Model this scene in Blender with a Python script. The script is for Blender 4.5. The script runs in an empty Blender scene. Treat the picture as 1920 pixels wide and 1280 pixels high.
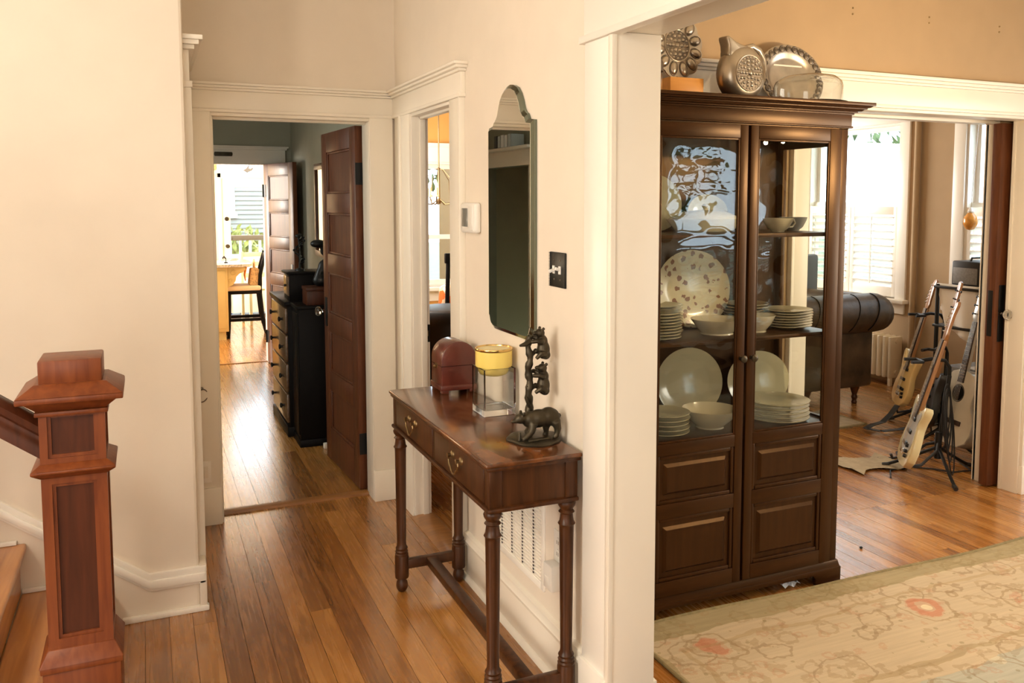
import bpy, bmesh, math, random
from mathutils import Vector, Matrix, Euler
random.seed(7)
PI = math.pi
SC = bpy.context.scene
COL = SC.collection

# ------------------------------------------------------------------ camera
cam_d = bpy.data.cameras.new('camera')
cam = bpy.data.objects.new('camera', cam_d); COL.objects.link(cam)
cam_d.sensor_fit = 'HORIZONTAL'; cam_d.sensor_width = 36.0
cam_d.lens = 1632.33 / 1920 * 36.0
cam_d.shift_x = -(1012.27 - 960) / 1920
cam_d.shift_y = (511.18 - 640) / 1920
cam_d.clip_start = 0.05; cam_d.clip_end = 200
_yaw, _pit, _rol = 0.425278, -0.0823436, 0.00086176
_f = Vector((math.sin(_yaw)*math.cos(_pit), math.cos(_yaw)*math.cos(_pit), math.sin(_pit)))
_r = Vector((math.cos(_yaw), -math.sin(_yaw), 0)); _u = _r.cross(_f)
_r2 = math.cos(_rol)*_r + math.sin(_rol)*_u; _u2 = -math.sin(_rol)*_r + math.cos(_rol)*_u
_m = Matrix((_r2, _u2, -_f)).transposed().to_4x4(); _m.translation = Vector((0, 0, 1.63))
cam.matrix_world = _m
SC.camera = cam

# ------------------------------------------------------------------ view, world, lights
SC.view_settings.view_transform = 'Standard'
SC.view_settings.look = 'None'
SC.view_settings.gamma = 1.0
SC.view_settings.use_curve_mapping = False
SC.view_settings.exposure = 0.0
try:
    SC.cycles.max_bounces = 10; SC.cycles.diffuse_bounces = 5; SC.cycles.glossy_bounces = 5
    SC.cycles.transmission_bounces = 10; SC.cycles.transparent_max_bounces = 16
    SC.cycles.sample_clamp_indirect = 6.0; SC.cycles.use_denoising = True
    SC.cycles.blur_glossy = 0.5
except Exception:
    pass
W = bpy.data.worlds.new('sky'); SC.world = W; W.use_nodes = True
nt = W.node_tree; nt.nodes.clear()
wo = nt.nodes.new('ShaderNodeOutputWorld'); bg = nt.nodes.new('ShaderNodeBackground')
bg.inputs['Color'].default_value = (0.70, 0.86, 1.0, 1); bg.inputs['Strength'].default_value = 9.5
nt.links.new(bg.outputs[0], wo.inputs[0])

def area(name, loc, target, sx, sy, power, color, portal=False):
    d = bpy.data.lights.new(name, 'AREA'); d.shape = 'RECTANGLE'; d.size = sx; d.size_y = sy
    d.energy = power; d.color = color
    o = bpy.data.objects.new(name, d); COL.objects.link(o); o.location = loc
    v = Vector(target) - Vector(loc)
    o.rotation_euler = v.to_track_quat('-Z', 'Y').to_euler()
    if portal: d.cycles.is_portal = True
    return o
def lamp(name, loc, power, color, r=0.08):
    d = bpy.data.lights.new(name, 'POINT'); d.energy = power; d.color = color; d.shadow_soft_size = r
    o = bpy.data.objects.new(name, d); COL.objects.link(o); o.location = loc
    return o
WARM = (1.0, 0.80, 0.55); DAY = (1.0, 0.94, 0.855); COOL = (0.85, 0.93, 1.0)
# daylight through the glazed front door and its sidelights, behind the camera
area('front_door_daylight', (-0.9, -2.6, 1.55), (-0.4, 3, 1.2), 2.4, 1.9, 70, DAY)
# hall ceiling lamp, dining chandelier, lamp in the side room behind the left doorway
lamp('hall_ceiling_lamp', (-1.45, 0.95, 2.55), 78, (1.0, .87, .70), 0.14)
lamp('side_room_lamp', (-0.12, 4.40, 1.42), 16, WARM, 0.06)
for k in range(4):
    a = k*PI/2 + .4
    lamp('chandelier_bulb', (3.02 + .13*math.cos(a), 2.02 + .13*math.sin(a), 1.95), 14, (1.0, .76, .48), 0.016)
# area lights from the room sides; no window is modelled behind any of them
area('left_fill_light', (-3.1, 1.0, 1.75), (1.2, 2.2, 1.3), 1.3, 1.5, 100, DAY)  # added light from the left to brighten the mirror wall
area('dining_side_daylight', (5.8, 1.2, 1.4), (2.5, 1.3, .6), 1.6, 1.6, 95, DAY)
area('kitchen_fill_light', (-2.1, 11.2, 1.6), (1, 11.2, .9), 2.6, 1.5, 500, DAY)  # added for an invented window, brightens the kitchen and its open door
area('living_far_light', (4.6, 8.1, 1.6), (4.6, 5, .8), 1.6, 1.5, 170, DAY)  # unseen area light brightening the living room; the far wall is solid
area('breakfast_side_daylight', (1.53, 6.6, 1.7), (2.7, 6.8, 1.4), 1.2, 1.3, 55, DAY)
area('back_hall_fill_light', (-.86, 6.0, 1.65), (1.3, 6.2, 1.5), 1.0, 1.3, 26, (.95, .98, .92))  # added fill that lightens the back hall's right wall
# portals guide the sky through the modelled windows
area('portal', (6.2, 6.32, 1.55), (0, 6.32, 1.55), 1.2, 1.6, 1, (1, 1, 1), True)
area('portal', (6.2, 4.55, 1.55), (0, 4.55, 1.55), 1.0, 1.6, 1, (1, 1, 1), True)
area('portal', (1.4, 13.5, 1.6), (1.4, 0, 1.6), 0.9, 1.6, 1, (1, 1, 1), True)
area('portal', (5.15, -1.65, 1.3), (5.15, 5, 1.3), 1.2, 1.8, 1, (1, 1, 1), True)
area('portal', (2.26, 7.8, 1.4), (2.26, 0, 1.4), .85, 1.3, 1, (1, 1, 1), True)

# ------------------------------------------------------------------ materials
def newmat(name):
    m = bpy.data.materials.new(name); m.use_nodes = True
    n = m.node_tree; b = n.nodes.get('Principled BSDF')
    return m, n, b
def N(n, t, **kw):
    x = n.nodes.new(t)
    for k, v in kw.items(): setattr(x, k, v)
    return x
def c4(c): return (c[0], c[1], c[2], 1)
def plain(name, col, rough=.5, metal=0, var=.06, scale=6, bump=0, bscale=60, spec=.5, coat=0):
    m, n, b = newmat(name)
    b.inputs['Roughness'].default_value = rough; b.inputs['Metallic'].default_value = metal
    b.inputs['Specular IOR Level'].default_value = spec
    b.inputs['Coat Weight'].default_value = coat; b.inputs['Coat Roughness'].default_value = .08
    tc = N(n, 'ShaderNodeTexCoord')
    if var:
        no = N(n, 'ShaderNodeTexNoise'); no.inputs['Scale'].default_value = scale; no.inputs['Detail'].default_value = 4
        n.links.new(tc.outputs['Object'], no.inputs['Vector'])
        r = N(n, 'ShaderNodeValToRGB')
        r.color_ramp.elements[0].position = .3; r.color_ramp.elements[1].position = .7
        r.color_ramp.elements[0].color = c4([max(0, c*(1-var)) for c in col]); r.color_ramp.elements[1].color = c4([min(1, c*(1+var)) for c in col])
        n.links.new(no.outputs['Fac'], r.inputs[0]); n.links.new(r.outputs[0], b.inputs['Base Color'])
    else:
        b.inputs['Base Color'].default_value = c4(col)
    if bump:
        no2 = N(n, 'ShaderNodeTexNoise'); no2.inputs['Scale'].default_value = bscale; no2.inputs['Detail'].default_value = 3
        n.links.new(tc.outputs['Object'], no2.inputs['Vector'])
        bp = N(n, 'ShaderNodeBump'); bp.inputs['Strength'].default_value = bump; bp.inputs['Distance'].default_value = .004
        n.links.new(no2.outputs['Fac'], bp.inputs['Height']); n.links.new(bp.outputs[0], b.inputs['Normal'])
    return m
def wood(name, c1, c2, rough=.3, axis='z', scale=14, coat=.3, stretch=.09, bump=.08, spec=.5):
    m, n, b = newmat(name)
    b.inputs['Roughness'].default_value = rough; b.inputs['Coat Weight'].default_value = coat; b.inputs['Coat Roughness'].default_value = .12
    b.inputs['Specular IOR Level'].default_value = spec
    tc = N(n, 'ShaderNodeTexCoord'); mp = N(n, 'ShaderNodeMapping')
    s = [scale]*3; s['xyz'.index(axis)] = scale*stretch
    mp.inputs['Scale'].default_value = s
    n.links.new(tc.outputs['Object'], mp.inputs['Vector'])
    no = N(n, 'ShaderNodeTexNoise'); no.inputs['Scale'].default_value = 3; no.inputs['Detail'].default_value = 7; no.inputs['Distortion'].default_value = .7
    n.links.new(mp.outputs[0], no.inputs['Vector'])
    r = N(n, 'ShaderNodeValToRGB'); r.color_ramp.elements[0].position = .3; r.color_ramp.elements[1].position = .72
    r.color_ramp.elements[0].color = c4(c1); r.color_ramp.elements[1].color = c4(c2)
    n.links.new(no.outputs['Fac'], r.inputs[0]); n.links.new(r.outputs[0], b.inputs['Base Color'])
    bp = N(n, 'ShaderNodeBump'); bp.inputs['Strength'].default_value = bump; bp.inputs['Distance'].default_value = .003
    n.links.new(no.outputs['Fac'], bp.inputs['Height']); n.links.new(bp.outputs[0], b.inputs['Normal'])
    return m
def plankmat(name, cols, rough, stains=.35):
    """floor boards: every board its own tone, long grain along y, old dark stains"""
    m, n, b = newmat(name)
    b.inputs['Coat Weight'].default_value = .8; b.inputs['Coat Roughness'].default_value = .17
    g = N(n, 'ShaderNodeNewGeometry'); oi = N(n, 'ShaderNodeObjectInfo')
    add = N(n, 'ShaderNodeVectorMath', operation='MULTIPLY_ADD')
    n.links.new(oi.outputs['Random'], add.inputs[0]); add.inputs[1].default_value = (13, 37, 5); n.links.new(g.outputs['Position'], add.inputs[2])
    mp = N(n, 'ShaderNodeMapping'); mp.inputs['Scale'].default_value = (26, 1.1, 26); n.links.new(add.outputs[0], mp.inputs['Vector'])
    no = N(n, 'ShaderNodeTexNoise'); no.inputs['Scale'].default_value = 2.2; no.inputs['Detail'].default_value = 8; no.inputs['Distortion'].default_value = 1.0
    n.links.new(mp.outputs[0], no.inputs['Vector'])
    mx = N(n, 'ShaderNodeMath', operation='MULTIPLY_ADD'); n.links.new(no.outputs['Fac'], mx.inputs[0]); mx.inputs[1].default_value = .62
    m2 = N(n, 'ShaderNodeMath', operation='MULTIPLY'); n.links.new(oi.outputs['Random'], m2.inputs[0]); m2.inputs[1].default_value = .48
    n.links.new(m2.outputs[0], mx.inputs[2])
    r = N(n, 'ShaderNodeValToRGB')
    e = r.color_ramp.elements; e[0].position = .22; e[1].position = .85; e[0].color = c4(cols[0]); e[1].color = c4(cols[2])
    k = e.new(.55); k.color = c4(cols[1])
    n.links.new(mx.outputs[0], r.inputs[0])
    st = N(n, 'ShaderNodeTexNoise'); st.inputs['Scale'].default_value = 3.1; st.inputs['Detail'].default_value = 3
    mp2 = N(n, 'ShaderNodeMapping'); mp2.inputs['Scale'].default_value = (3, .8, 1); n.links.new(add.outputs[0], mp2.inputs['Vector']); n.links.new(mp2.outputs[0], st.inputs['Vector'])
    sr = N(n, 'ShaderNodeValToRGB'); sr.color_ramp.elements[0].position = .60; sr.color_ramp.elements[1].position = .74
    sr.color_ramp.elements[0].color = (0, 0, 0, 1); sr.color_ramp.elements[1].color = (stains, stains, stains, 1)
    n.links.new(st.outputs['Fac'], sr.inputs[0])
    mixc = N(n, 'ShaderNodeMix', data_type='RGBA'); n.links.new(sr.outputs[0], mixc.inputs[0]); n.links.new(r.outputs[0], mixc.inputs[6]); mixc.inputs[7].default_value = c4([c*.35 for c in cols[0]])
    n.links.new(mixc.outputs[2], b.inputs['Base Color'])
    rr = N(n, 'ShaderNodeMapRange'); n.links.new(no.outputs['Fac'], rr.inputs[0]); rr.inputs[3].default_value = rough-.06; rr.inputs[4].default_value = rough+.12
    n.links.new(rr.outputs[0], b.inputs['Roughness'])
    bp = N(n, 'ShaderNodeBump'); bp.inputs['Strength'].default_value = .07; bp.inputs['Distance'].default_value = .002
    n.links.new(no.outputs['Fac'], bp.inputs['Height']); n.links.new(bp.outputs[0], b.inputs['Normal'])
    return m
def panemat(name, tint=(1, 1, 1), wave=0, ior=1.5, rough=0.0, wscale=(9, 9, 4)):
    m, n, b = newmat(name); n.nodes.remove(b)
    out = n.nodes['Material Output']
    tr = N(n, 'ShaderNodeBsdfTransparent'); tr.inputs[0].default_value = c4(tint)
    gl = N(n, 'ShaderNodeBsdfGlossy'); gl.inputs['Roughness'].default_value = rough
    # Schlick reflectance, the same from either face of the thin pane
    g = N(n, 'ShaderNodeNewGeometry'); dt = N(n, 'ShaderNodeVectorMath', operation='DOT_PRODUCT')
    n.links.new(g.outputs['Incoming'], dt.inputs[0]); n.links.new(g.outputs['True Normal'], dt.inputs[1])
    ab = N(n, 'ShaderNodeMath', operation='ABSOLUTE'); n.links.new(dt.outputs['Value'], ab.inputs[0])
    om = N(n, 'ShaderNodeMath', operation='SUBTRACT'); om.inputs[0].default_value = 1; n.links.new(ab.outputs[0], om.inputs[1])
    pw = N(n, 'ShaderNodeMath', operation='POWER'); n.links.new(om.outputs[0], pw.inputs[0]); pw.inputs[1].default_value = 5
    f0 = ((ior-1)/(ior+1))**2
    fr = N(n, 'ShaderNodeMath', operation='MULTIPLY_ADD'); n.links.new(pw.outputs[0], fr.inputs[0]); fr.inputs[1].default_value = 1-f0; fr.inputs[2].default_value = f0
    mx = N(n, 'ShaderNodeMixShader')
    n.links.new(fr.outputs[0], mx.inputs[0]); n.links.new(tr.outputs[0], mx.inputs[1]); n.links.new(gl.outputs[0], mx.inputs[2]); n.links.new(mx.outputs[0], out.inputs[0])
    if wave:
        tc = N(n, 'ShaderNodeTexCoord'); mp = N(n, 'ShaderNodeMapping'); mp.inputs['Scale'].default_value = wscale
        no = N(n, 'ShaderNodeTexNoise'); no.inputs['Scale'].default_value = 1.0; no.inputs['Detail'].default_value = .6
        n.links.new(tc.outputs['Object'], mp.inputs['Vector']); n.links.new(mp.outputs[0], no.inputs['Vector'])
        bp = N(n, 'ShaderNodeBump'); bp.inputs['Strength'].default_value = 1.0; bp.inputs['Distance'].default_value = wave
        n.links.new(no.outputs['Fac'], bp.inputs['Height']); n.links.new(bp.outputs[0], gl.inputs['Normal'])
    return m
def glassmat(name, col=(1, 1, 1), rough=0.0):
    m, n, b = newmat(name)
    b.inputs['Base Color'].default_value = c4(col); b.inputs['Transmission Weight'].default_value = 1; b.inputs['Roughness'].default_value = rough; b.inputs['IOR'].default_value = 1.46
    return m

M = {}
M['wall_cream'] = plain('wall_cream', (.80, .715, .60), .75, var=.02, bump=.05, bscale=40, spec=.25)
M['wall_tan'] = plain('wall_tan', (.43, .30, .172), .75, var=.03, bump=.05, bscale=40, spec=.25)
M['wall_orange'] = plain('wall_orange', (.72, .40, .12), .75, var=.03, spec=.25)
M['wall_sage'] = plain('wall_sage', (.34, .33, .25), .75, var=.03, spec=.25)
M['wall_kitchen'] = plain('wall_kitchen', (.82, .66, .45), .7, var=.02, spec=.25)
M['wall_dark'] = plain('wall_dark', (.12, .12, .095), .8, var=.03, spec=.2)
M['ceiling'] = plain('ceiling', (.85, .80, .70), .8, var=.01)
M['trim'] = plain('trim', (.86, .80, .69), .35, var=.02, scale=4, spec=.4)
M['trim_bright'] = plain('trim_bright', (.90, .86, .78), .32, var=.015, scale=4, spec=.4)
M['floor_pine'] = plankmat('floor_pine', [(.17, .060, .011), (.37, .152, .030), (.52, .245, .060)], .24)
M['floor_oak'] = plankmat('floor_oak', [(.20, .072, .014), (.40, .162, .033), (.56, .265, .068)], .24, .15)
M['subfloor'] = plain('subfloor', (.05, .022, .008), .8)
M['threshold'] = wood('threshold_wood', (.22, .09, .025), (.40, .18, .05), .3, 'x')
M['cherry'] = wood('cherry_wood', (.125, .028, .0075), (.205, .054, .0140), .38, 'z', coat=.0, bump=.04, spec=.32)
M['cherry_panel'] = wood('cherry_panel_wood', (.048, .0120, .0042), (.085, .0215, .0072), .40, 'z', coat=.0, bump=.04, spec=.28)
M['cherry_x'] = wood('cherry_wood_cross', (.15, .030, .011), (.24, .058, .02), .22, 'x', coat=.6, bump=.04)
M['oak_tread'] = wood('oak_tread', (.36, .13, .03), (.62, .28, .08), .3, 'y', scale=9)
M['mahog'] = wood('mahogany', (.030, .0098, .0030), (.088, .029, .0080), .34, 'z', coat=.0, spec=.32)
M['mahog_x'] = wood('mahogany_top', (.034, .010, .0035), (.20, .066, .018), .17, 'y', scale=6, coat=.3, stretch=.4, bump=.02)
M['cab'] = wood('cabinet_wood', (.018, .0060, .0019), (.038, .0135, .0042), .37, 'z', coat=0, bump=.03, spec=.38)
M['cab_x'] = wood('cabinet_wood_cross', (.018, .0060, .0019), (.038, .0135, .0042), .37, 'x', coat=0, bump=.03, spec=.38)
for k in ('cab', 'cab_x'):      # amber specular tint, puts the lamp's golden sheen into the wood
    M[k].node_tree.nodes['Principled BSDF'].inputs['Specular Tint'].default_value = (1.0, .58, .24, 1)
M['door_wood'] = wood('door_wood', (.085, .026, .0095), (.16, .052, .019), .42, 'z', coat=.05, spec=.35)
M['door_panel'] = wood('door_panel_wood', (.083, .025, .0095), (.155, .050, .019), .42, 'z', coat=.05, spec=.35)
M['ebony'] = plain('ebony', (.0055, .004, .0036), .42, var=.2, spec=.10)
M['dresser_front'] = wood('dresser_front_wood', (.09, .045, .02), (.18, .10, .05), .25, 'y')
M['box_leather'] = plain('box_leather', (.10, .020, .012), .3, var=.25, scale=14, bump=.25, bscale=50, coat=.3)
M['bronze'] = plain('bronze', (.060, .048, .030), .42, .75, var=.35, scale=22, bump=.2, bscale=70)
M['black'] = plain('black_metal', (.008, .008, .008), .4, .3, var=.1)
M['iron'] = plain('black_plastic', (.010, .010, .011), .45, var=.1)
M['brass'] = plain('brass', (.32, .23, .12), .38, 1, var=.2)
M['gold'] = plain('gold', (.80, .55, .20), .2, 1, var=.05)
M['pewter'] = plain('pewter', (.44, .38, .30), .30, .95, var=.18, scale=12, bump=.1, bscale=30)
M['pewter_dark'] = plain('pewter_dark', (.16, .13, .10), .4, .9, var=.3, scale=40)
M['chrome'] = plain('chrome', (.75, .75, .75), .12, 1, var=0)
M['mirror'] = plain('mirror_silver', (.86, .87, .83), .01, 1, var=0)
M['mirror_edge'] = plain('mirror_edge', (.20, .23, .19), .12, 1, var=0)
M['pane'] = panemat('window_pane', (.97, .98, .98))
M['cab_pane'] = panemat('old_wavy_pane', (.96, .96, .93), .0028, 1.46, 0, (7, 1, 11))
M['cab_pane_flat'] = panemat('cabinet_side_pane', (.96, .97, .95), .002, 1.5)
M['glass'] = glassmat('clear_glass', (.98, .99, .97))
M['amber_glass'] = plain('amber_glass', (.85, .33, .06), .2, var=.4, scale=20)
M['ceramic'] = plain('ivory_ceramic', (.50, .455, .30), .16, var=.03, coat=.5)
M['ceramic_white'] = plain('cream_ceramic', (.60, .54, .39), .16, var=.03, coat=.5)
M['ceramic_grey'] = plain('grey_ceramic', (.34, .33, .30), .25, var=.05)
M['candle'] = plain('yellow_wax', (.88, .68, .17), .35, var=.05, coat=.15)
M['wax_top'] = plain('cream_wax', (.88, .76, .42), .5, var=.03)
M['white_plastic'] = plain('white_plastic', (.86, .83, .77), .35, var=0)
M['screen'] = plain('grey_screen', (.20, .20, .18), .2, var=.05)
M['leather'] = plain('brown_leather', (.070, .045, .024), .44, var=.5, scale=6, bump=.35, bscale=45, spec=.35)
M['radiator'] = plain('radiator_paint', (.78, .66, .47), .4, var=.03)
M['white_cloth'] = plain('white_cloth', (.82, .80, .75), .85, var=.04)
M['beige_cloth'] = plain('beige_cloth', (.42, .34, .22), .9, var=.15, scale=20)
M['butter'] = plain('butterscotch_paint', (.72, .54, .24), .2, var=.04, coat=.6)
M['cream_paint'] = plain('cream_paint', (.66, .58, .34), .25, var=.04, coat=.5)
M['silver_paint'] = plain('silver_paint', (.52, .52, .49), .28, .4, var=.08)
M['pale_top'] = plain('pale_spruce', (.62, .58, .48), .3, var=.08, coat=.3)
M['maple'] = wood('maple', (.28, .13, .05), (.42, .21, .085), .3, 'z')
M['rosewood'] = plain('rosewood', (.028, .015, .010), .35, var=.3)
M['pine_block'] = wood('pine_block', (.62, .26, .045), (.74, .34, .07), .4, 'x')
M['granite'] = plain('granite', (.50, .44, .38), .15, var=.5, scale=60, coat=.4)
M['island'] = plain('island_paint', (.66, .49, .20), .5, var=.05)
M['seat_cream'] = plain('cream_seat', (.74, .58, .40), .7, var=.06)
M['wicker'] = plain('wicker', (.58, .36, .16), .8, var=.4, scale=60)
M['orange_cloth'] = plain('orange_cloth', (.82, .26, .04), .8, var=.2, scale=20)
M['pale_green'] = plain('pale_green', (.62, .70, .55), .6)
M['siding'] = plain('grey_siding', (.240, .236, .208), .7, var=.04)
M['leaf_yellow'] = plain('leaf_yellow_green', (.27, .28, .06), .7, var=.5, scale=5)
M['leaf_green'] = plain('leaf_green', (.10, .14, .05), .7, var=.5, scale=5)
M['bark'] = plain('bark', (.12, .08, .05), .9, var=.3)
M['lawn'] = plain('lawn', (.09, .10, .05), .9, var=.2)
M['blue_paint'] = plain('blue_paint', (.025, .055, .15), .4)
M['porch_wood'] = plain('porch_wood', (.14, .085, .045), .7)
M['amp_grey'] = plain('amp_grey', (.20, .20, .20), .5, var=.15, scale=80)
M['paper'] = plain('white_paper', (.82, .84, .86), .8, var=.02)
M['book_blue'] = plain('book_blue', (.50, .56, .58), .6)
M['book_dark'] = plain('book_dark', (.08, .09, .10), .6)
M['bulb'] = None
def emis(name, col, s):
    m, n, b = newmat(name); b.inputs['Base Color'].default_value = c4(col)
    b.inputs['Emission Color'].default_value = c4(col); b.inputs['Emission Strength'].default_value = s
    return m
M['bulb'] = emis('lamp_bulb', (1, .75, .42), 8)

def floral_mat(name, base, motif, scale, thr, ring=None):
    m, n, b = newmat(name); b.inputs['Roughness'].default_value = .2; b.inputs['Coat Weight'].default_value = .4
    tc = N(n, 'ShaderNodeTexCoord')
    v = N(n, 'ShaderNodeTexVoronoi'); v.inputs['Scale'].default_value = scale; n.links.new(tc.outputs['Object'], v.inputs['Vector'])
    no = N(n, 'ShaderNodeTexNoise'); no.inputs['Scale'].default_value = scale*2.2; n.links.new(tc.outputs['Object'], no.inputs['Vector'])
    a = N(n, 'ShaderNodeMath', operation='MULTIPLY_ADD'); n.links.new(no.outputs['Fac'], a.inputs[0]); a.inputs[1].default_value = .6; n.links.new(v.outputs['Distance'], a.inputs[2])
    lt = N(n, 'ShaderNodeMath', operation='LESS_THAN'); n.links.new(a.outputs[0], lt.inputs[0]); lt.inputs[1].default_value = thr
    mx = N(n, 'ShaderNodeMix', data_type='RGBA'); n.links.new(lt.outputs[0], mx.inputs[0]); mx.inputs[6].default_value = c4(base); mx.inputs[7].default_value = c4(motif)
    n.links.new(mx.outputs[2], b.inputs['Base Color'])
    return m
M['transfer'] = floral_mat('floral_transferware', (.60, .53, .34), (.22, .10, .05), 24, .60)
M['pillow_floral'] = floral_mat('floral_pillow', (.75, .55, .35), (.75, .16, .04), 10, .7)

def rug_mat():
    m, n, b = newmat('faded_oriental_rug'); b.inputs['Roughness'].default_value = .95; b.inputs['Specular IOR Level'].default_value = .1
    tc = N(n, 'ShaderNodeTexCoord')
    sep = N(n, 'ShaderNodeSeparateXYZ')
    wn = N(n, 'ShaderNodeTexNoise'); wn.inputs['Scale'].default_value = 5; wn.inputs['Detail'].default_value = 3
    n.links.new(tc.outputs['Object'], wn.inputs['Vector'])
    wob = N(n, 'ShaderNodeVectorMath', operation='MULTIPLY_ADD'); n.links.new(wn.outputs['Color'], wob.inputs[0]); wob.inputs[1].default_value = (.10, .10, 0); n.links.new(tc.outputs['Object'], wob.inputs[2])
    n.links.new(wob.outputs[0], sep.inputs[0])
    def math_(op, a, bb=None, cc=None):
        x = N(n, 'ShaderNodeMath', operation=op)
        for i, v in enumerate((a, bb, cc)):
            if v is None: continue
            if isinstance(v, (int, float)): x.inputs[i].default_value = v
            else: n.links.new(v, x.inputs[i])
        return x.outputs[0]
    # distance to the rug's left and back edges (object origin at that corner, y to the back negative)
    d = math_('MINIMUM', sep.outputs[0], math_('MULTIPLY', sep.outputs[1], -1.0))
    field = math_('GREATER_THAN', d, .66)
    line1 = math_('LESS_THAN', math_('ABSOLUTE', math_('SUBTRACT', d, .58)), .014)
    line2 = math_('LESS_THAN', math_('ABSOLUTE', math_('SUBTRACT', d, .16)), .010)
    def vor(scale, thr, nz, seed):
        mp = N(n, 'ShaderNodeMapping'); mp.inputs['Location'].default_value = (seed, seed*1.7, 0); mp.inputs['Scale'].default_value = (1, 1, 0)
        n.links.new(tc.outputs['Object'], mp.inputs['Vector'])
        v = N(n, 'ShaderNodeTexVoronoi'); v.inputs['Scale'].default_value = scale; n.links.new(mp.outputs[0], v.inputs['Vector'])
        no = N(n, 'ShaderNodeTexNoise'); no.inputs['Scale'].default_value = scale*3.2; no.inputs['Detail'].default_value = 3; n.links.new(mp.outputs[0], no.inputs['Vector'])
        a = math_('ADD', v.outputs['Distance'], math_('MULTIPLY', math_('SUBTRACT', no.outputs['Fac'], .5), nz))
        return math_('LESS_THAN', a, thr), a
    def mix(fac, a, bb):
        x = N(n, 'ShaderNodeMix', data_type='RGBA'); n.links.new(fac, x.inputs[0])
        for i, v in ((6, a), (7, bb)):
            if isinstance(v, tuple): x.inputs[i].default_value = c4(v)
            else: n.links.new(v, x.inputs[i])
        return x.outputs[2]
    gold = (.52, .415, .275); sage = (.44, .42, .33)
    c = mix(field, gold, sage)
    big, bd = vor(2.6, .19, .42, 3.1); ring = math_('LESS_THAN', math_('ABSOLUTE', math_('SUBTRACT', bd, .27)), .018)
    sm, sd = vor(9, .30, .6, 1.3); sm2, _ = vor(12, .26, .55, 8.9); lf, _ = vor(4.6, .19, .15, 5.5)
    half = lambda f, k: math_('MULTIPLY', f, k)
    c = mix(half(lf, math_('MULTIPLY_ADD', field, .42, .12)), c, (.66, .58, .40))
    o1 = math_('LESS_THAN', math_('ABSOLUTE', math_('SUBTRACT', sd, .34)), .075)
    _, s2d = vor(12, .26, .55, 8.9); o2 = math_('LESS_THAN', math_('ABSOLUTE', math_('SUBTRACT', s2d, .24)), .06)
    _, s3d = vor(4.2, .2, .35, 12.4); o3 = math_('LESS_THAN', math_('ABSOLUTE', math_('SUBTRACT', s3d, .36)), .020)
    dots, _ = vor(15, .13, .2, 2.2)
    c = mix(half(o1, .30), c, (.27, .17, .075))
    c = mix(half(o2, .26), c, (.44, .19, .10))
    c = mix(half(o3, .45), c, (.26, .17, .09))
    c = mix(half(dots, .45), c, (.24, .19, .09))
    c = mix(half(ring, .5), c, (.30, .20, .10))
    big2 = math_('LESS_THAN', math_('ABSOLUTE', math_('SUBTRACT', bd, .12)), .05)
    c = mix(half(big, .30), c, (.52, .22, .13)); c = mix(half(big2, .55), c, (.50, .17, .09))
    edge = math_('LESS_THAN', d, .066); c = mix(half(edge, .6), c, (.27, .22, .10))
    core, _ = vor(2.6, .055, .12, 3.1); c = mix(core, c, (.66, .56, .36))
    c = mix(half(line1, .5), c, (.32, .23, .11)); c = mix(half(line2, .4), c, (.36, .25, .12))
    # abrash: the pile's faint lengthwise fading
    mp = N(n, 'ShaderNodeMapping'); mp.inputs['Scale'].default_value = (3, 40, 1); n.links.new(tc.outputs['Object'], mp.inputs['Vector'])
    no = N(n, 'ShaderNodeTexNoise'); no.inputs['Scale'].default_value = 1.5; no.inputs['Detail'].default_value = 5; n.links.new(mp.outputs[0], no.inputs['Vector'])
    hs = N(n, 'ShaderNodeHueSaturation'); n.links.new(c, hs.inputs['Color']); n.links.new(math_('MULTIPLY_ADD', no.outputs['Fac'], .45, .80), hs.inputs['Value'])
    n.links.new(hs.outputs[0], b.inputs['Base Color'])
    pn = N(n, 'ShaderNodeTexNoise'); pn.inputs['Scale'].default_value = 260; n.links.new(tc.outputs['Object'], pn.inputs['Vector'])
    bp = N(n, 'ShaderNodeBump'); bp.inputs['Strength'].default_value = .4; bp.inputs['Distance'].default_value = .003; n.links.new(pn.outputs['Fac'], bp.inputs['Height']); n.links.new(bp.outputs[0], b.inputs['Normal'])
    return m
M['rug'] = rug_mat()
M['rug_edge'] = plain('rug_binding', (.24, .19, .09), .95, var=.2, scale=50)

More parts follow.
